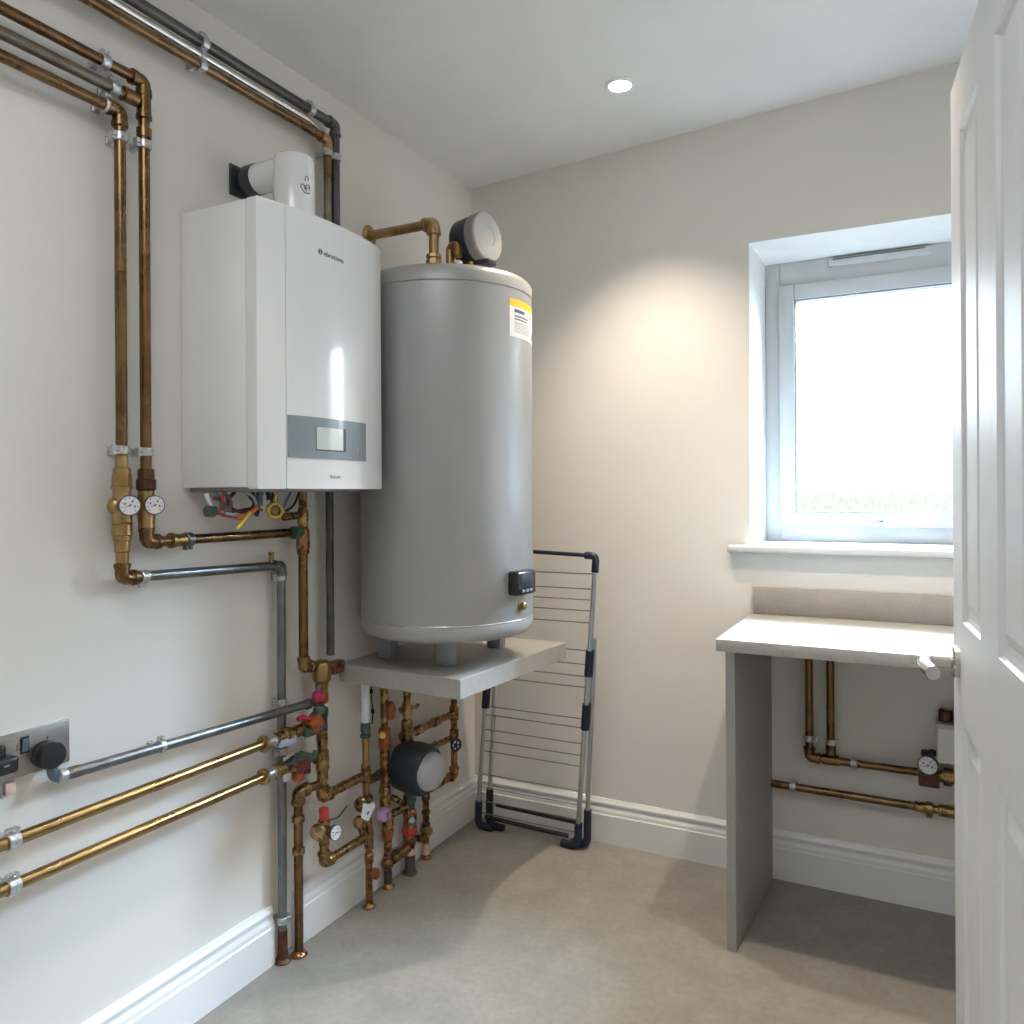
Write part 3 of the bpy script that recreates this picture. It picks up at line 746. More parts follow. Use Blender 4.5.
Tc.part('pipe_end', MB().tube([(X, -.96, 2.2570), (X-.004, -.93, 2.2535), (X-.010, -.905, 2.250)], .0085, 14, rf=lambda t: .0085-.0035*t), 'silver')
clip(Tc, (X, L(202, 58).y, 2.257), (0, 1, 0), .0085, side=-1, w=.012)
Td = Thing('dark_pipe', 'dark grey pipe under the ceiling, topmost on the left wall', 'pipe', (X, -.846, 1.3))
yd = -.846
run(Td, [(X, YE, 2.288), (X, yd, 2.288), (X, yd, 1.30), (.004, yd, 1.30)], .0130, 'steel_dark', 'steel_dark', bend=.026, er=.0150)
clip(Td, (X, L(203, 46).y, 2.288), (0, 1, 0), .013, side=-1); clip(Td, (X, L(310, 111).y, 2.288), (0, 1, 0), .013, side=-1)
clip(Td, (X, yd, L(337, 159).z), (0, 0, 1), .013, side=-1)

# ------------------------------------------------------------------ boiler outlet column and lower left pipework
xv = .05
yv = L(303, 560, xv).y
Ov = Thing('copper_pipe', 'copper outlet pipe from boiler underside down to the manifold coupling', 'pipe', (xv, yv, .74))
zV = L(303, 668, xv).z
run(Ov, [(xv, yv, L(303, 553, xv).z), (xv, yv, zV), (xv, L(314, 668, xv).y, zV)], .0125, 'copper', 'copper_bright', bend=.024, er=.0155)
vstack(Ov, 'pipe', xv, yv, [(BZ0-.002, .0110), (L(303, 508, xv).z, .0110), (L(303, 511, xv).z, .0145), (L(303, 519, xv).z, .0155), (L(303, 527, xv).z, .0125)], 'brass_dark', 18)
Ov.part('side_branch', MB().tube([L(284, 517, xv), L(301, 515, xv)], .0100, 16), 'copper_red')
vstack(Ov, 'union_nut', xv, yv, [(L(303, 527, xv).z, .0125), (L(303, 531, xv).z, .0175), (L(303, 546, xv).z, .0185), (L(303, 549, xv).z, .016), (L(303, 553, xv).z, .0165), (L(303, 555, xv).z, .0125)], 'copper_red', 16)
astack(Ov, 'green_collar', V((xv, yv-.040, zA)), (0, 1, 0), [(0, .0155), (.003, .0175), (.020, .0175), (.024, .0150), (.036, .0150)], 'green', 14)

# manifold
xm = .06; ym = L(322, 700, xm).y
def zm(py): return L(322, py, xm).z
Mf = Thing('pipe_manifold', 'brass pipe manifold with copper coupling and crimson knob at shelf end', 'manifold', (xm, ym, .40))
vstack(Mf, 'coupling', xm, ym, [(zm(660), .013), (zm(662), .0215), (zm(664), .0245), (zm(680), .0245), (zm(682), .019), (zm(692), .016)], 'copper_bright')
mb = MB(); mb.box((xm-.035, ym+.012, zm(680)), (xm-.008, -.830, zm(667)), .003)
Mf.part('bracket', mb, 'copper_red')
vstack(Mf, 'orange_collar', xm, ym, [(zm(692), .018), (zm(700), .0185), (zm(703), .015)], 'orange', 12)
kc = L(318, 696, xm+.022)
Mf.part('valve_knob', MB().sphere(kc, .0175, (1, 1.1, .95)), 'crimson')
Mf.part('knob_lever', MB().tube([kc+V((0, 0, .01)), L(320, 685, xm+.02)], .006, 10), 'blue_grey')
vstack(Mf, 'white_ring', xm, ym, [(zm(703), .0155), (zm(706), .0155)], 'white_plastic', 16)
vstack(Mf, 'hose_connector', xm, ym, [(zm(706), .015), (zm(709), .0175), (zm(716), .0165), (zm(718), .0145), (zm(730), .0155)], 'navy', 12)
Mf.part('hose_branch', MB().tube(fillet([L(322, 722, xm), L(316, 730, xm+.01), L(306, 733, xm+.02)], .03, 6), .0125, 14), 'green')
vstack(Mf, 'pipe', xm, ym, [(zm(726), .0145), (zm(735), .0160), (zm(742), .0150), (zm(750), .0135)], 'brass_dark')
vstack(Mf, 'tee', xm, ym, [(zm(750), .0155), (zm(752), .0180), (zm(768), .0185), (zm(771), .0155), (zm(778), .0150), (zm(780), .017)], 'brass_dark')
astack(Mf, 'plug', L(322, 756, xm), (.1, -1, 0), [(0, .012), (.022, .012), (.024, .0145), (.032, .013)], 'brass_dark', 12)
zlow = L(322, 797, xm).z
ylow = L(364, 774, xm).y
zb = L(320, 779, xm).z
run(Mf, [(xm, ym, zm(779)), (xm, ym, zlow), (xm, ylow-.016, zlow)], .0135, 'brass_dark', 'brass_dark', bend=.024, er=.0175)
y2 = L(297, 800, xm).y; zb2 = L(300, 794, xm).z
yfl = -1.0198; xfl = .045
run(Mf, [(xm, ym-.008, zb2), (xfl, yfl, zb2), (xfl, yfl, .001)], .0120, 'copper', 'brass_dark', bend=.026, er=.0165)
for py in (820, 852): vstack(Mf, 'collar', xfl, yfl, [(L(297, py-4, xfl).z, .0135), (L(297, py-3, xfl).z, .0168), (L(297, py+2, xfl).z, .0168), (L(297, py+3, xfl).z, .0135)], 'brass_dark')
floor_collar(Mf, xfl, yfl, .023, 'copper_red')

# two long brass pipes low on the left wall, with end valves
def lowpipe(label, pyl, pyr, pxr, x=.063):
    a = L(0, pyl, x); b = L(pxr, pyr, x); zz = (a.z+b.z)/2
    T = Thing('brass_pipe', label, 'pipe', (x, b.y, zz))
    T.part('pipe', MB().cyl((x, YE, zz), (x, b.y, zz), .0120), 'copper_bright')
    clip(T, (x, L(12, pyl, x).y, zz), (0, 1, 0), .012, side=-1, w=.022)
    astack(T, 'flange_nut', V((x, b.y, zz)), (0, 1, 0), [(0, .015), (.002, .021), (.010, .021), (.011, .0145)], 'brass', 10)
    astack(T, 'white_sleeve', V((x, b.y+.011, zz)), (0, 1, 0), [(0, .0145), (.030, .0150), (.032, .013)], 'galv')
    return T, V((x, b.y+.043, zz))
P1, e1 = lowpipe('upper of the two long bright brass pipes low on the left wall', 838, 750, 262)
astack(P1, 'valve_body', e1, (0, 1, 0), [(0, .0125), (.003, .0165), (.030, .0165), (.033, .0200), (.050, .0200), (.055, .016), (.085, .0165), (.110, .0165), (.112, .0195), (.124, .0195), (.126, .013)], 'brass_dark')
q = e1+V((.012, .128, .012))
mb = MB(); mb.box(q-V((.016, .016, .022)), q+V((.016, .030, .018)), .005, Matrix.Rotation(.5, 3, 'X'))
P1.part('red_valve_body', mb, 'orange')
P1.part('green_knob', MB().rev(q+V((.004, .024, .018)), (.1, 0, 1), [(0, .010), (.006, .018), (.018, .018), (.024, .013)], 10), 'green')
P1.part('handle_lever', MB().tube([q+V((0, -.01, .012)), q+V((.006, -.045, .026)), q+V((.006, -.06, .025))], .0075, 12), 'crimson')
c = L(286, 741, .07)
mb = MB(); mb.box(c-V((.012, .030, .010)), c+V((.012, .030, .010)), .005); P1.part('blue_tag', mb, mat('pale_blue_plastic', (.42, .52, .70), .4))
c = L(291, 763, .07)
P1.part('drain_knob', MB().rev(c-V((0, .02, .006)), (0, 1, .3), [(0, .010), (.004, .014), (.034, .014), (.038, .010)], 14), 'navy')
P2, e2 = lowpipe('lower of the two long bright brass pipes low on the left wall', 888, 780, 262)
P2.part('end_cap', MB().rev(e2, (0, 1, 0), [(0, .0160), (.050, .0165), (.051, .0185), (.066, .0185), (.072, .014), (.074, .006)], 24), 'brass')
astack(P2, 'coupling', e2, (0, 1, 0), [(0, .0145), (.002, .0185), (.014, .0185), (.016, .0165)], 'brass')
P2.part('bolt', MB().rev(e2+V((.016, .055, .002)), (1, 0, 0), [(0, .012), (.006, .012), (.008, .008)], 6), 'brass_dark')
# small actuator on the wall beside the manifold
c = L(299, 765, .06)
Ac = Thing('zone_valve', 'small dark red valve actuator with white tag and orange cap', 'valve', (.0, c.y, c.z-.03))
mb = MB(); mb.box((c.x-.012, c.y-.048, c.z-.032), (c.x-.006, c.y-.012, c.z+.032), .002); Ac.part('tag_plate', mb, 'paper')
mb = MB(); mb.box(c-V((.018, .026, .016)), c+V((.018, .026, .020)), .004); Ac.part('actuator_box', mb, mat('maroon_plastic', (.14, .02, .03), .4))
mb = MB(); mb.box(c-V((.020, .030, .005))+V((0, 0, .022)), c+V((.020, .030, .005))+V((0, 0, .022)), .003); Ac.part('actuator_lid', mb, 'green')
Ac.part('orange_cap', MB().rev(c+V((.004, -.008, -.017)), (0, 0, -1), [(0, .014), (.004, .0165), (.018, .0165), (.022, .012)], 16), 'orange')
Ac.part('lever', MB().tube(fillet([c+V((0, .026, .006)), c+V((.004, .052, .0)), c+V((.006, .062, .022))], .02, 5), .008, 12), 'green')
Ac.part('valve_body', MB().rev(c+V((.0, .024, -.030)), (0, 0, 1), [(0, .010), (.002, .0145), (.03, .0145), (.034, .010)], 14), 'brass_dark')
Ac.part('wall_stub', MB().cyl((.0008, c.y, c.z), (c.x-.016, c.y, c.z), .010), 'brass_dark')

# ------------------------------------------------------------------ socket, plugs, conduit
So = Thing('wall_socket', 'brushed steel double wall socket low on the left wall', 'socket', (0, -1.7075, .697))
sy0, sy1, sz0_, sz1_ = -1.781, -1.634, .697, .783
pl = So.part('face_plate', MB().box((.0005, sy0, sz0_), (.0085, sy1, sz1_), .002), 'socket')
So.part('back_edge', MB().box((.0003, sy0-.001, sz0_-.001), (.004, sy1+.001, sz1_+.0015)), 'white_plastic')
for y in (L(25, 742, .01).y,):
    So.part('switch_surround', MB().box((.0086, y-.0085, .7395), (.0094, y+.0085, .7715)), 'black', pl)
    mb = MB(); mb.box((.009, y-.006, .743), (.0125, y+.006, .768), .001, Matrix.Rotation(.12, 3, 'Y')); So.part('rocker_switch', mb, mat('switch_grey', (.12, .14, .18), .35), pl)
for y in (-1.680, -1.738):
    mb = MB()
    for dy, dz, a, b in ((0, .028, .0016, .006), (-.012, .008, .006, .0016), (.022, .008, .006, .0016)): mb.box((.0086, y+dy-a, .726+dz-b), (.0089, y+dy+a, .726+dz+b))
    So.part('pin_slots', mb, 'seam', pl)
pc = L(47, 753, .012)
Pg = Thing('round_plug', 'round black plug in the right half of the steel socket', 'plug', (pc.x, pc.y, pc.z))
Pg.part('plug_base', MB().rev((.0088, pc.y-.004, pc.z), (1, -.05, 0), [(0, .0255), (.012, .0265), (.014, .0235), (.017, .0235)], 40), 'black')
Pg.part('plug_top', MB().rev((.0250, pc.y-.004, pc.z), (1, -.05, 0), [(0, .0240), (.002, .0262), (.013, .0262), (.017, .0240), (.018, .012)], 40), 'black')
pc2 = L(6, 764, .03)
Pl = Thing('black_plug', 'black moulded plug with finger grip in the left half of the socket', 'plug', (pc2.x, pc2.y, pc2.z))
mb = MB(); mb.box((.0088, pc2.y-.040, pc2.z-.018), (.042, pc2.y+.018, pc2.z+.012), .006, seg=3); Pl.part('plug_body', mb, 'black')
mb = MB(); mb.box((.010, pc2.y-.016, pc2.z+.006), (.030, pc2.y+.002, pc2.z+.034), .005, seg=3); Pl.part('finger_grip', mb, 'black')
Pl.part('printed_mark', MB().box((.0419, pc2.y-.010, pc2.z-.002), (.0424, pc2.y+.000, pc2.z+.001)), 'ink_soft')
xc = .036
za = L(72, 771, xc).z; zc2 = .6665
Cd = Thing('steel_conduit', 'slim grey steel conduit running from the round plug to the manifold', 'conduit', (xc, -1.3, .66))
ce = L(306, 704, .05)
Cd.part('pipe', MB().cyl((xc, L(66, 772, xc).y, za-.003), (.057, ce.y+.022, ce.z+.0005), .0112), 'steel')
Cd.part('copper_sleeve', MB().cyl((xc, L(70, 772, xc).y, za-.003), (xc+.0005, L(78, 769, xc).y, za-.0032), .0120), 'steel_brown')
Cd.part('flexible_bend', MB().tube(fillet([(.026, pc.y+.000, pc.z-.022), (.028, pc.y+.004, za-.006), (.034, L(70, 773, xc).y, za-.004)], .03, 8), .0105, 16), 'blue_grey')
mb = MB(); mb.rev((xc, L(64, 772, xc).y-.012, za-.003), (0, 1, 0), [(0, .0125), (.002, .0140), (.014, .0140), (.016, .0120)], 20); Cd.part('coupling', mb, 'galv')
cc = L(160, 741, xc); clip(Cd, (xc+.003, cc.y, za-.009), (0, 1, 0), .0112, side=-1, w=.012)
cq = L(303, 705, .05); d = V((0, 1, 0))
astack(Cd, 'end_nut', V((.0565, cq.y+.004, ce.z)), d, [(0, .0125), (.002, .0145), (.014, .0145), (.016, .012)], 'steel', 8)
pt = L(11, 789, .012)
Tg = Thing('pink_tag', 'small pink plastic tag on the wall just under the socket', 'tag', (0, pt.y, pt.z-.01))
mb = MB(); mb.box((.0006, pt.y-.010, pt.z-.011), (.012, pt.y+.010, pt.z+.011), .003, seg=2); Tg.part('tag_body', mb, 'pink')
mb = MB(); mb.box((.0006, pt.y-.026, pt.z-.014), (.010, pt.y-.012, pt.z+.012), .003); Tg.part('grey_clip', mb, 'grey_mid')

# ------------------------------------------------------------------ pipework under the shelf
SU = SHZ-.0545
# white-topped filling pipe (px 366)
xw = .060; yw = L(366, 800, xw).y
def zw(py): return L(366, py, xw).z
Fp = Thing('filling_pipe', 'white and brass filling pipe with paper tag below the shelf', 'pipe', (xw, yw, 0))
ywt = yw
vstack(Fp, 'white_pipe', xw, ywt, [(SU, .0125), (zw(711), .0125), (zw(711.5), .0135), (zw(713), .0135), (zw(713.5), .0125), (zw(722), .0125)], 'white_plastic', label='white plastic upper pipe')
vstack(Fp, 'green_union', xw, ywt, [(zw(722), .013), (zw(724), .0155), (zw(731), .0155), (zw(733), .012), (zw(734), .0165), (zw(737), .0165), (zw(738), .012)], 'green', 12)
vstack(Fp, 'pipe', xw, ywt, [(zw(737), .0115), (zw(742), .0120), (zw(743), .0105), (zw(803), .0108)], 'brass')
vstack(Fp, 'tee', xw, ywt, [(zw(764), .0125), (zw(766), .0145), (zw(780), .0145), (zw(782), .0125)], 'copper_red')
vstack(Fp, 'orange_collar', xw, ywt, [(zw(797), .0115), (zw(799), .0135), (zw(805), .0135)], 'orange', 14)
vk = L(357, 806, xw+.01)
astack(Fp, 'valve_body', V((xw+.005, ywt, vk.z)), (.25, -1, 0), [(-.010, .015), (.0, .018), (.018, .016), (.030, .012)], 'brass_dark')
astack(Fp, 'round_knob', V((xw+.005, ywt, vk.z))+V((.25, -1, 0)).normalized()*.030, (.25, -1, 0), [(0, .016), (.003, .0215), (.016, .0225), (.020, .018), (.020, .008)], 'brass_dark', 20)
vstack(Fp, 'lower_body', xw, ywt, [(zw(805), .013), (zw(812), .0135), (zw(822), .0115)], 'brass_dark')
Fp.part('check_valve', MB().sphere(L(358.5, 822, xw+.012), .0165, (1, 1, 1.1)), 'brass_dark')
Fp.part('branch', MB().tube([L(359, 822, xw+.01), L(362, 832, xw+.006), L(368, 838, xw)], .0095, 12), 'brass_dark')
yfp = -.737; xfp = .061
vstack(Fp, 'riser', xfp, yfp, [(L(369, 834, xfp).z, .0145), (L(369, 848, xfp).z, .0135), (L(369, 849, xfp).z, .0105), (L(369, 853, xfp).z, .0105), (L(369, 854, xfp).z, .0130), (L(369, 861, xfp).z, .0130), (L(369, 864, xfp).z, .0105), (.001, .0105)], 'copper_red')
vstack(Fp, 'cone_joint', xfp, yfp, [(zw(820), .010), (L(369, 834, xfp).z, .0145)], 'brass_dark')
bk = L(374, 873, xfp+.02)
Fp.part('drain_cock', MB().rev(L(369, 873, xfp), (1, .25, 0), [(0, .010), (.012, .010), (.013, .0165), (.028, .0165), (.032, .011)], 10), 'orange')
floor_collar(Fp, xfp, yfp, .020, 'brass_dark')
mb = MB(); f = lambda px, py: L(px, py, xw+.050)
mb.prism([f(361, 818), f(363, 803), f(370, 804), f(372, 802), f(376, 805), f(371, 814), f(369, 821), f(365, 820)], (.0008, -.0004, 0))
tgp = Fp.part('paper_tag', mb, 'paper')
mb = MB(); f2 = lambda px, py: L(px, py, xw+.0512); mb.prism([f2(366.5, 814), f2(368.5, 811), f2(369.3, 812), f2(367.3, 815)], (.0006, 0, 0)); Fp.part('tag_print', mb, 'ink', tgp)
# sensor cable
Sc = Thing('sensor_cable', 'thin black cable with two beads hanging behind the white pipe', 'cable', (.01, L(372, 700, .02).y, .5))
cp = [V((.012, L(371.5, 690, .012).y, SU+.001)), L(371.5, 698, .012), L(373, 712, .012), L(372, 724, .012)]
Sc.part('cable', MB().tube(cp, .0022, 8), 'black')
for px, py in ((371.5, 691), (373, 711)):
    c = L(px, py, .014); mb = MB(); mb.box(c-V((.006, .004, .008)), c+V((.004, .004, .006)), .002); Sc.part('bead', mb, 'black')
# relief valve group
xr = .065
rb = L(324, 830, xr)
Rv = Thing('relief_valve', 'brass relief valve with red cap and round white gauge low on the wall', 'valve', (xr, rb.y, rb.z-.06))
zr_ = lambda py: L(324, py, xr).z
vstack(Rv, 'valve_body', xr, rb.y, [(zr_(817), .012), (zr_(820), .0165), (zr_(833), .0175), (zr_(837), .0150), (zr_(845), .0145)], 'copper_red')
vstack(Rv, 'red_cap', xr, rb.y, [(zr_(820), .0125), (zr_(818), .0140), (zr_(809), .0135), (zr_(808), .0125)], 'red', 14)
ax = V((.30, -1, 0)).normalized()
astack(Rv, 'round_knob', V((xr, rb.y, zr_(827))), ax, [(0, .011), (.022, .011), (.024, .018), (.028, .0235), (.038, .0240), (.044, .020), (.044, .010)], 'brass_dark', 20)
gg = L(335, 832, xr+.035)
astack(Rv, 'gauge_stem', V((xr, rb.y, gg.z)), gg-V((xr, rb.y, gg.z)), [(0, .007), ((gg-V((xr, rb.y, gg.z))).length-.004, .007)], 'brass_dark', 10)
gauge(Rv, gg+V((.004, -.002, 0)), V((.95, -.10, .05)), .0205, .010, 'ink_blue')
zlo = L(325, 862, xr).z
run(Rv, [(xr, rb.y, zr_(844)), (xr, rb.y, zlo), (xr, yfp-.012, zlo)], .0125, 'brass_dark', 'brass_dark', bend=.024, er=.0160)
Rv.part('capillary', MB().tube(fillet([V((xr, rb.y+.012, zr_(822))), L(338, 818, xr), L(347, 806, xr-.01)], .02, 5), .0022, 8), 'green')

# left riser column (px 385)
xc5 = .048; yc5 = L(385, 800, xc5).y
def z5(py): return L(385, py, xc5).z
C5 = Thing('brass_riser', 'brass riser with lilac cap and red nut below the shelf', 'pipe', (xc5, yc5, 0))
vstack(C5, 'pipe', xc5, yc5, [(SU, .0130), (z5(715), .0125), (z5(718), .0110), (z5(735), .0110)], 'brass_dark')
vstack(C5, 'red_nut', xc5, yc5, [(z5(727), .0135), (z5(729), .0195), (z5(736), .0200), (z5(746), .0205), (z5(749), .0150)], 'orange', 10)
C5.part('yellow_plug', MB().rev(L(381.5, 735, xc5+.014), (.9, -.4, 0), [(0, .009), (.012, .009), (.014, .006)], 12), 'yellow')
vstack(C5, 'pipe', xc5, yc5, [(z5(748), .0155), (z5(785), .0150), (z5(786), .0120), (z5(789), .0120)], 'copper_red')
vstack(C5, 'tee', xc5, yc5, [(z5(786), .0150), (z5(788), .0185), (z5(794), .0185), (z5(796), .0160), (z5(808), .0175), (z5(813), .0165)], 'brass_dark')
astack(C5, 'side_union', V((xc5, yc5, z5(710))), (.35, 1, 0), [(0, .009), (.018, .009), (.019, .0165), (.030, .0165), (.032, .010)], 'orange', 12)
mb = MB(); c = L(390, 710, xc5+.02); mb.box(c-V((.012, .012, .030)), c+V((.012, .012, .026)), .008, seg=3); C5.part('orange_valve', mb, 'orange')
C5.part('branch', MB().cyl(V((xc5, ywt+.014, z5(772))), V((xc5, yc5-.012, z5(772))), .0130), 'rust')
astack(C5, 'branch_collar', V((xc5, yc5-.030, z5(772))), (0, 1, 0), [(0, .0165), (.012, .0165)], 'rust', 14)
xlo = .040; ylo = -.614
def z6(py): return L(387, py, xlo).z
lc = L(383.5, 814, xc5+.012)
mb = MB(); mb.box(lc-V((.015, .019, .018)), lc+V((.015, .019, .016)), .006, seg=3); C5.part('lilac_cap', mb, 'lilac')
C5.part('cap_print', MB().box(lc+V((.0148, -.003, -.010)), lc+V((.0156, .004, .006))), 'ink_blue')
vstack(C5, 'valve_body', xlo, ylo, [(z6(813), .0140), (z6(818), .0180), (z6(828), .0185), (z6(830), .0165)], 'brass_dark')
vstack(C5, 'red_ring', xlo, ylo, [(z6(829), .0170), (z6(831), .0195), (z6(836), .0185), (z6(840), .0140)], 'orange', 14)
vstack(C5, 'pipe', xlo, ylo, [(z6(838), .0125), (.001, .0120)], 'copper_red')
C5.part('ball_joint', MB().sphere((xlo, ylo, z6(864)), .0195), 'copper_red')
vstack(C5, 'steel_foot', xlo, ylo, [(z6(870), .0130), (.001, .0130)], 'steel_dark')
floor_collar(C5, xlo, ylo, .020, 'brass_dark')
# pump column (px 407) with pump
xp = .055; yp = L(407, 720, xp).y
def z7(py): return L(407, py, xp).z
Pm = Thing('circulation_pump', 'dark grey circulation pump with pale round cap below the shelf', 'pump', (xp, yp, 0))
vstack(Pm, 'pipe', xp, yp, [(SU, .0130), (z7(695), .0135), (z7(697), .0115), (z7(704), .0115)], 'brass_dark')
vstack(Pm, 'lever_valve', xp, yp, [(z7(702), .0125), (z7(705), .0165), (z7(713), .0170), (z7(717), .0125), (z7(722), .0120)], 'brass', 14)
Pm.part('lever', MB().tube([V((xp+.012, yp, z7(707))), V((xp+.016, yp+.028, z7(708.5))), V((xp+.016, yp+.040, z7(707)))], .0065, 10), 'copper_red')
astack(Pm, 'side_port', V((xp, yp, z7(708))), (0, -1, 0), [(0, .008), (.022, .008), (.023, .012), (.030, .012)], 'brass_dark', 10)
vstack(Pm, 'union_nut', xp, yp, [(z7(719), .0150), (z7(722), .0190), (z7(729), .0195), (z7(732), .0170), (z7(735), .0210), (z7(742), .0215), (z7(745), .0175), (z7(752), .0160)], 'brass_dark', 12)
astack(Pm, 'side_knob', V((xp, yp, z7(734))), (.2, -1, 0), [(0, .009), (.018, .009), (.019, .0165), (.030, .0175), (.034, .012)], 'brass_dark', 12)
# pump body: axis roughly along +x, tilted slightly towards the camera side
pcx = L(420, 769, .12); pax = V((.97, -.10, -.04)).normalized()
PB = MB()
def superring(mb, prof, c, ax, ex=3.2, seg=40, sy=1.0, sz=1.18):
    u, w = frame(ax); rings = []
    for t, r in prof:
        ring = []
        for k in range(seg):
            a = 2*pi*k/seg; ca, sa_ = cos(a), sin(a)
            s = (abs(ca)**ex+abs(sa_)**ex)**(-1/ex)
            ring.append(mb.bm.verts.new(c+ax*t+u*ca*s*r*sy+w*sa_*s*r*sz))
        rings.append(ring)
    for a, b in zip(rings, rings[1:]):
        for k in range(seg): mb.bm.faces.new([a[k], a[(k+1) % seg], b[(k+1) % seg], b[k]])
    mb.bm.faces.new(list(reversed(rings[0]))); mb.bm.faces.new(rings[-1])
superring(PB, [(-.078, .050), (-.072, .060), (-.02, .065), (.030, .062), (.040, .057)], pcx, pax)
pb = Pm.part('pump_housing', PB, 'charcoal')
Pm.part('pump_cap', MB().rev(pcx+pax*.038-V((0, 0, -.002)), pax, [(0, .060), (.006, .060), (.022, .054), (.030, .044), (.033, .030), (.034, .008)], 48), 'lilac_grey')
Pm.part('pump_volute', MB().sphere((xp, yp+.03, pcx.z), .045, (.7, 1, 1.1)), 'brass_dark')
xq = .049; yq = -.507
def z8(py): return L(409, py, xq).z
vstack(Pm, 'pump_tail', xq, yq, [(z8(795), .020), (z8(800), .0225), (z8(804), .0170), (z8(809), .0165)], 'green', 12)
vstack(Pm, 'filter_body', xq, yq, [(z8(809), .0180), (z8(811), .0225), (z8(828), .0230), (z8(840), .0230), (z8(845), .0190), (z8(849), .0150)], 'copper_red', 16)
vstack(Pm, 'red_ring', xq, yq, [(z8(827), .0240), (z8(828), .0248), (z8(833), .0248), (z8(834), .0240)], 'red', 16)
mb = MB(); c = V((xq, yq, z8(818))); n = V((.8, -.6, 0)); mb.rev(c+n*.0225, n, [(0, .010), (.002, .010)], 14); Pm.part('sticker', mb, 'cyan')
Pm.part('pink_joint', MB().sphere((xq, yq, z8(852)), .0190), 'pink')
vstack(Pm, 'steel_foot', xq, yq, [(z8(849), .0165), (z8(868), .0165), (z8(870), .019), (.001, .019)], 'steel_dark', 18)
floor_collar(Pm, xq, yq, .024, 'steel_dark')
# short cross links between column and pump tail
Pm.part('cross_link', MB().tube([V((xlo, ylo+.018, z6(817))), V((xq, yq-.02, z6(817)+.002))], .0115, 14), 'brass_dark')
za_ = L(398, 854, xlo).z
Pm.part('cross_link', MB().tube([V((xlo, ylo+.018, za_-.006)), V((xq, yq-.014, za_+.006))], .0165, 16), 'brass_dark')
astack(Pm, 'link_collar', V((xlo, ylo+.045, za_)), (0, 1, 0), [(0, .019), (.016, .019)], 'brass_dark', 12)
c = L(396, 799, xq+.01)
Pm.part('union_link', MB().tube([L(391, 797, xc5), c, L(402, 803, xq)], .0095, 12), 'copper_red')
# right loop column (px 454)
xl = .055; yl = L(454, 720, xl).y
def z9(py): return L(454, py, xl).z
Lp = Thing('copper_loop', 'copper bypass loop with black and white handwheel right of the pump', 'pipe', (xl, yl, 0))
zt9, zt10 = L(454, 713, xl).z, L(454, 736, xl).z
yp2 = L(428, 792, xl).y
zel = L(452, 776, xl).z
run(Lp, [(xl, yl, SU), (xl, yl, zel), (xl, L(432, 790, xl).y, zel)], .0115, 'copper_red', 'copper_red', bend=.022, er=.0155)
for zt in (zt9, zt10):
    vstack(Lp, 'tee', xl, yl, [(zt-.024, .0140), (zt-.023, .0165), (zt+.023, .0165), (zt+.024, .0140)], 'copper_red')
Lp.part('pipe', MB().cyl((xl, L(408, 733, xl).y+.012, zt9), (xl, yl-.01, zt9), .0118), 'copper_red')
Lp.part('pipe', MB().cyl((xl, L(420, 752, xl).y, zt10), (xl, yl-.01, zt10), .0105), 'brass_dark')
for px, zt, m in ((418, zt9, 'brass_dark'), (436, zt9, 'copper_red'), (433, zt10, 'brass_dark')):
    yy = L(px, 730, xl).y
    astack(Lp, 'coupling', V((xl, yy, zt)), (0, 1, 0), [(-.020, .0130), (-.018, .0155), (.018, .0155), (.020, .0130)], m, 12)
wz = L(456, 745, xl+.02)
hw = Lp.part('handwheel', MB().torus(wz, (1, -.35, 0), .0200, .0042, 28, 8), 'black')
mb = MB(); u, w = frame(V((1, -.35, 0)))
for k in range(5):
    a = 2*pi*k/5; mb.tube([wz, wz+(u*cos(a)+w*sin(a))*.0195], .0028, 6)
mb.sphere(wz, .0065, seg=10); Lp.part('handwheel_spokes', mb, 'black', hw)
n9 = V((1, -.35, 0)).normalized()
Lp.part('handwheel_disc', MB().rev(wz-n9*.005, n9, [(0, .0185), (.003, .0185)], 24), 'white_plastic', hw)
Lp.part('valve_stem', MB().cyl((xl, yl, wz.z), wz-n9*.004, .008), 'brass_dark')
xz = .037; yz = -.3946
def z10(py): return L(426, py, xz).z
vstack(Lp, 'pipe', xz, yz, [(z10(793), .0120), (z10(800), .0125), (z10(801), .0110), (.001, .0110)], 'copper_red')
for py in (797, 812, 825): vstack(Lp, 'collar', xz, yz, [(z10(py-2), .0125), (z10(py-1.5), .0145), (z10(py+1.5), .0145), (z10(py+2), .0125)], 'rust')
Lp.part('elbow', MB().tube(fillet([V((xz, yz, z10(797))), V((xz, yz, zel)), V((xl, L(432, 790, xl).y+.004, zel))], .02, 6), .0135, 14), 'copper_red')
cp_ = L(427, 834, xz+.02)
Lp.part('round_cap', MB().rev(V((xz, yz, cp_.z)), (.9, -.43, 0), [(-.012, .016), (.012, .0175), (.016, .0175), (.020, .015), (.020, .010)], 24), 'brass')
Lp.part('drain_arm', MB().tube([V((xz+.004, yz-.010, cp_.z-.006)), L(420, 840, xz+.01), L(417, 838, xz+.012)], .0105, 12), 'brass_dark')
vstack(Lp, 'pale_sleeve', xz, yz, [(z10(843), .0120), (z10(854), .0120)], 'pink', 16)
floor_collar(Lp, xz, yz, .018, 'copper_red')

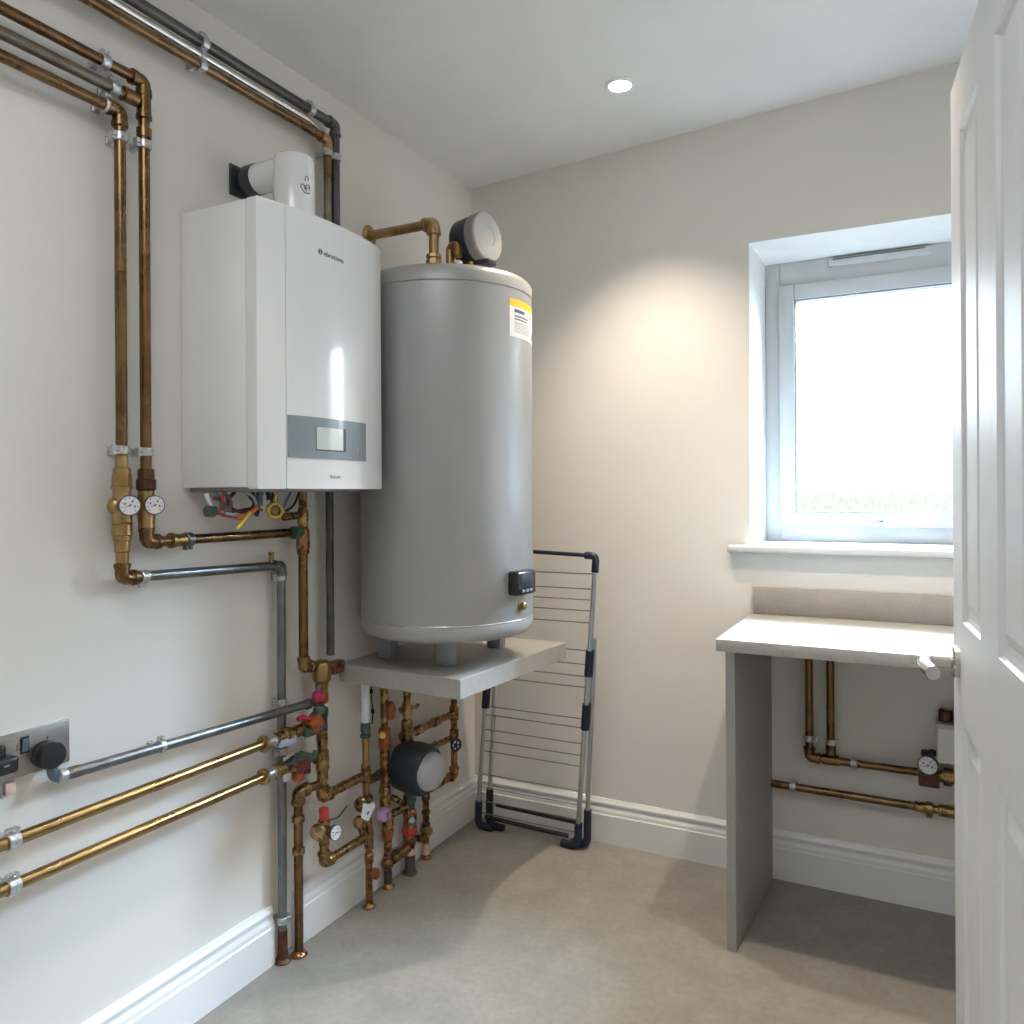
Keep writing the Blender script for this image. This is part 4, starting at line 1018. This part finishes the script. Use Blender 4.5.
# ------------------------------------------------------------------ drying rack against the back wall
Rk = Thing('drying_rack', 'folded aluminium clothes airer with navy joints leaning on back wall', 'clothes airer', (.27, -.10, 0))
RP = V((.3, -.105, 0)); RPn = V((0, -1.01, -.085)).normalized()
def R_(px, py, off=0.): return hit_plane(px, py, RP, RPn)+RPn*off
RO = -.024     # second frame lies behind the first
rt = .0085
bl, br, tr_, tl_ = R_(478, 815), R_(577.5, 838), R_(596, 556), R_(495, 549)
bl2, br2 = R_(486, 806, RO), R_(584.5, 828, RO); tr2, tl2 = R_(598.5, 640, RO), R_(497, 640, RO)
tr2 = R_(592, 640, RO); tl2 = R_(494, 640, RO)
# front frame
fr_ = MB(); fr_.tube([br+(tr_-br)*.02, br+(tr_-br)*.94], rt, 14); fr_.tube([bl+(tl_-bl)*.02, bl+(tl_-bl)*.94], rt, 14)
fr_.tube([tl_+(tr_-tl_)*.06, tl_+(tr_-tl_)*.90], rt*.75, 12); fr_.tube([bl+(br-bl)*.05, bl+(br-bl)*.95], rt*.7, 12)
Rk.part('frame', fr_, 'alu')
f2_ = MB(); f2_.tube([br2, tr2], rt, 14); f2_.tube([bl2, tl2], rt, 14); f2_.tube([bl2+(br2-bl2)*.04, bl2+(br2-bl2)*.96], rt*.7, 12)
Rk.part('frame', f2_, 'alu')
bar_ = MB(); bar_.tube([bl+(br-bl)*.08+V((0, 0, -.0)), bl+(br-bl)*.92], rt*.9, 12); Rk.part('foot_bar', bar_, 'black')
bar_ = MB(); bar_.tube([bl2+(br2-bl2)*.08, bl2+(br2-bl2)*.92], rt*.85, 12); Rk.part('foot_bar', bar_, 'black')
bar_ = MB(); bar_.tube([tl_+(tr_-tl_)*.05, tl_+(tr_-tl_)*.9], rt*.8, 12); Rk.part('top_bar', bar_, 'navy')
for a, b, c in ((tr_+(br-tr_)*.055, tr_, tr_+(tl_-tr_)*.10), (tl_+(bl-tl_)*.055, tl_, tl_+(tr_-tl_)*.10)):
    Rk.part('corner_piece', MB().tube(fillet([a, b, c], .035, 7), .0125, 14), 'navy')
def foot(p, q, other, sgn):
    up_ = (q-p).normalized(); al = (other-p).normalized()
    base = V((p.x, p.y, .012))
    mb = MB(); mb.tube(fillet([p+up_*.055, base, base+al*.06], .035, 7), .0135, 14)
    Rk.part('foot', mb, 'navy')
foot(br, tr_, bl, 1); foot(bl, tl_, br, 1); foot(br2, tr2, bl2, 1); foot(bl2, tl2, br2, 1)
for (p, q, ts) in ((br, tr_, (.44, .63)), (bl, tl_, (.46, .64))):
    for i, t in enumerate(ts):
        c0 = p+(q-p)*(t-.045); c1 = p+(q-p)*(t+.045)
        mb = MB(); mb.tube([c0+RPn*-.004, c1+RPn*-.004], .0150, 12); Rk.part('hinge_joint', mb, 'navy')
def onrail(py, p, q):
    zz = R_(590, py).z; t = (zz-p.z)/(q.z-p.z); return p+(q-p)*t
for py in (574, 589, 600, 611, 623, 651, 665, 677, 688):
    a = onrail(py, br, tr_); b = onrail(py, bl, tl_)
    Rk.part('wire', MB().cyl(a, b, .0021, seg=8), 'wire')
for i, py in enumerate((720, 729, 745, 757, 768, 793, 807, 822, 835)):
    a = onrail(py, br, tr_); b = onrail(py, bl, tl_)
    if a.z < .05: a, b = br2+(tr2-br2)*.05, bl2+(tl2-bl2)*.05
    Rk.part('wire', MB().cyl(a, b, .0021, seg=8), 'wire')

# ------------------------------------------------------------------ counter on the right
CT = .838
single('worktop', MB().box((1.040, -.512, CT-.033), (XR-.001, -.001, CT), .002), 'worktop', 'pale grey laminate worktop under the window', 'worktop')
single('upstand', MB().box((1.046, -.019, CT+.0005), (XR-.001, -.0005, CT+.0875), .001), 'upstand', 'taupe laminate upstand strip along the back of the worktop', 'upstand')
mb = MB(); mb.prism([(1.060, -.487, .0005), (1.0845, -.487, .0005), (1.103, -.0205, .0005), (1.079, -.0205, .0005)], (0, 0, CT-.034))
single('end_panel', mb, 'legpanel', 'tall grey laminate end panel holding up the worktop', 'panel')
yb = -.04
Ua = Thing('copper_pipe', 'left copper pipe under the worktop bending right to dark gauge valve', 'pipe', (1.217, yb, .4))
xa = 1.217; zu = B(850, 769).z
zu = .4085
xe = B(918, 778).x
run(Ua, [(xa, yb, CT-.034), (xa, yb, zu), (xe, yb, zu)], .0115, 'copper', 'copper', bend=.026, er=.0150)
clip(Ua, (xa, yb, B(810, 738).z), (0, 0, 1), .0115, 'y', side=1); clip(Ua, (B(854, 771).x, yb, zu), (1, 0, 0), .0115, 'y', side=1)
xb_ = 1.279
Ub = Thing('copper_pipe', 'right copper pipe under the worktop joining the horizontal one by tee', 'pipe', (xb_, yb, .42))
Ub.part('pipe', MB().cyl((xb_, yb, CT-.034), (xb_, yb, zu+.02), .0115), 'copper')
vstack(Ub, 'coupling', xb_, yb, [(zu+.016, .0148), (zu+.052, .0148), (zu+.054, .0125)], 'copper')
clip(Ub, (xb_, yb, B(832, 742).z), (0, 0, 1), .0115, 'y', side=1)
astack(Ua, 'tee', V((xb_-.024, yb, zu)), (1, 0, 0), [(0, .0155), (.048, .0155)], 'copper')
# dark mixing valve with blue gauge
vc = B(928, 782, -.05)
Uv = Thing('mixing_valve', 'dark brass valve block with blue-marked gauge under the worktop', 'valve', (vc.x, -.05, vc.z-.03))
mb = MB(); mb.box((xe+.001, -.075, zu-.030), (xe+.055, -.022, zu+.014), .005); Uv.part('valve_block', mb, 'rust')
gc = B(928, 765, -.085)
Uv.part('gauge_neck', MB().cyl((gc.x, -.06, gc.z), (gc.x, -.074, gc.z), .016), 'charcoal')
gauge(Uv, V((gc.x, -.088, gc.z)), V((-.25, -1, 0)), .0260, .014, 'ink_blue')
for px in (925, 932):
    c = B(px, 753, -.06); Uv.part('top_knob', MB().rev((c.x, -.06, c.z-.010), (0, 0, 1), [(0, .008), (.004, .011), (.016, .011), (.020, .007)], 12), 'charcoal')
zz = zu+.012
astack(Uv, 'union_nut', V((xe+.056, -.048, zu)), (1, 0, 0), [(0, .018), (.008, .018), (.009, .025), (.030, .025), (.031, .019), (.050, .019), (.051, .027), (.075, .027)], 'brass_dark', 12)
mb = MB(); c = B(948, 772, -.06); mb.box((c.x-.012, -.085, zu+.012), (c.x+.040, -.03, zu+.022), .003); Uv.part('brass_cap', mb, 'brass')
# white box
q0 = B(937, 729, -.07); q1 = B(953, 762, -.07)
Ub2 = Thing('white_box', 'white plastic control box with brown cap under the worktop by the door', 'control box', (q0.x+.045, -.03, q1.z))
wx0 = q0.x; wz1 = B(940, 724, -.07).z; wz0 = q1.z-.004
mb = MB(); mb.box((wx0, -.085, wz0), (wx0+.10, -.0008, wz1), .004, seg=3); Ub2.part('box_body', mb, 'white_plastic')
mb = MB(); mb.box((wx0-.002, -.087, wz1-.010), (wx0+.102, -.0008, wz1+.004), .003); Ub2.part('box_lid', mb, 'grey_face')
Ub2.part('cap', MB().rev((wx0+.022, -.045, wz1+.004), (0, 0, 1), [(0, .016), (.004, .019), (.030, .019), (.034, .015)], 14), 'rust')
Ub2.part('cap', MB().rev((wx0+.064, -.045, wz1+.004), (0, 0, 1), [(0, .016), (.004, .019), (.034, .019), (.038, .015)], 14), 'rust')
# lower horizontal pipe
zl_ = .3095
Ul = Thing('copper_pipe', 'lowest copper pipe running level under the worktop above skirting', 'pipe', (1.35, yb, zl_))
xu = B(918, 807).x
Ul.part('pipe', MB().cyl((1.1035, yb, zl_), (xu, yb, zl_-.002), .0118), 'copper')
clip(Ul, (B(793, 786).x, yb, zl_), (1, 0, 0), .0118, 'y', side=-1); clip(Ul, (B(929, 808).x, yb, zl_-.002), (1, 0, 0), .0150, 'y', side=1, m='copper_bright')
astack(Ul, 'coupling', V((xu-.010, yb, zl_-.002)), (1, 0, 0), [(0, .0125), (.002, .0150), (.05, .0150), (.052, .0120), (.062, .0120), (.063, .0175), (.085, .0175), (.086, .014)], 'brass_dark')
Ul.part('pipe', MB().cyl((xu+.07, yb, zl_-.002), (XR-.0005, yb, zl_-.004), .0118), 'copper')
astack(Ul, 'brass_union', V((B(946, 811).x, yb, zl_-.002)), (1, 0, 0), [(0, .014), (.002, .0185), (.028, .0185), (.030, .014)], 'brass', 10)

# ------------------------------------------------------------------ downlights and light
def downlight(x, y, label, watts=76):
    z = cz(x)
    T = Thing('downlight', label, 'ceiling light', (x, y, z-.004), 'recessed ceiling downlights')
    T.part('trim_ring', MB().rev((x, y, z+.002), (0, 0, -1), [(0, .046), (.005, .046), (.008, .042), (.008, .034), (.004, .031)], 40, cap=False), 'gloss')
    T.part('lens', MB().rev((x, y, z-.0005), (0, 0, -1), [(0, .034), (.0035, .033), (.0045, .028)], 32), 'lens')
    l = bpy.data.lights.new('downlight_lamp', 'SPOT'); l.energy = watts; l.color = (1, .86, .67); l.spot_size = radians(98); l.spot_blend = 1.; l.shadow_soft_size = .022
    o = bpy.data.objects.new('downlight_lamp', l); COL.objects.link(o); o.parent = T.o; o.location = (0, 0, -.012)
downlight(.747, -.413, 'small round recessed downlight lit in the ceiling near the corner')
downlight(1.50, -.70, 'small round recessed downlight above the worktop near the window')
downlight(.80, -2.55, 'small round recessed downlight behind the camera position', 26)

def area(name, loc, rot, sx, sy, e, col):
    l = bpy.data.lights.new(name, 'AREA'); l.shape = 'RECTANGLE'; l.size = sx; l.size_y = sy; l.energy = e; l.color = col
    o = bpy.data.objects.new(name, l); COL.objects.link(o); o.location = loc; o.rotation_euler = rot; return o
# daylight outside the window (soft sky light), added frontal fill light behind the camera
def aim(loc, to): return (V(to)-V(loc)).to_track_quat('-Z', 'Y').to_euler()
area('outside_daylight', (1.40, 1.15, 2.22), (radians(-66), 0, 0), 1.6, 1.45, 200, (.70, .85, 1.0))
area('outside_sky_light', (2.05, 1.75, 3.15), aim((2.05, 1.75, 3.15), (1.4, .3, 1.6)), 1.8, 1.6, 2300, (.54, .755, 1.0))

area('added_fill_light', (.95, -2.35, 2.41), (0, 0, 0), .9, .6, 10, (.92, .96, 1.0))  # unseen fill added to brighten boiler side and left wall, no fixture
Wd = bpy.data.worlds.new('outside_sky'); S.world = Wd; Wd.use_nodes = True
nt = Wd.node_tree; N = nt.nodes; K = nt.links
bg = N['Background']; tc = N.new('ShaderNodeTexCoord'); sep = N.new('ShaderNodeSeparateXYZ'); rp = N.new('ShaderNodeValToRGB')
K.new(tc.outputs['Generated'], sep.inputs[0]); mr = N.new('ShaderNodeMapRange'); mr.inputs['From Min'].default_value = -.35; mr.inputs['From Max'].default_value = .35
K.new(sep.outputs['Z'], mr.inputs['Value']); K.new(mr.outputs['Result'], rp.inputs['Fac'])
e = rp.color_ramp.elements
e[0].position = .49; e[0].color = (.33, .33, .29, 1); e[1].position = .66; e[1].color = (.92, .96, 1, 1)
K.new(rp.outputs['Color'], bg.inputs['Color']); bg.inputs['Strength'].default_value = 3

# ------------------------------------------------------------------ camera
cam = bpy.data.cameras.new('camera'); co = bpy.data.objects.new('camera', cam); COL.objects.link(co)
cam.sensor_fit = 'HORIZONTAL'; cam.sensor_width = 36; cam.lens = 36*F/1024
cam.shift_y = -(512-PY0)/1024; cam.clip_start = .02; cam.clip_end = 100
mw = Matrix((RIGHT, UP, -FWD)).transposed().to_4x4(); mw.translation = CAM
co.matrix_world = mw
S.camera = co
S.view_settings.view_transform = 'Standard'; S.view_settings.look = 'None'; S.view_settings.exposure = .08
S.cycles.use_denoising = True; S.cycles.max_bounces = 10; S.cycles.diffuse_bounces = 6; S.cycles.sample_clamp_indirect = 6
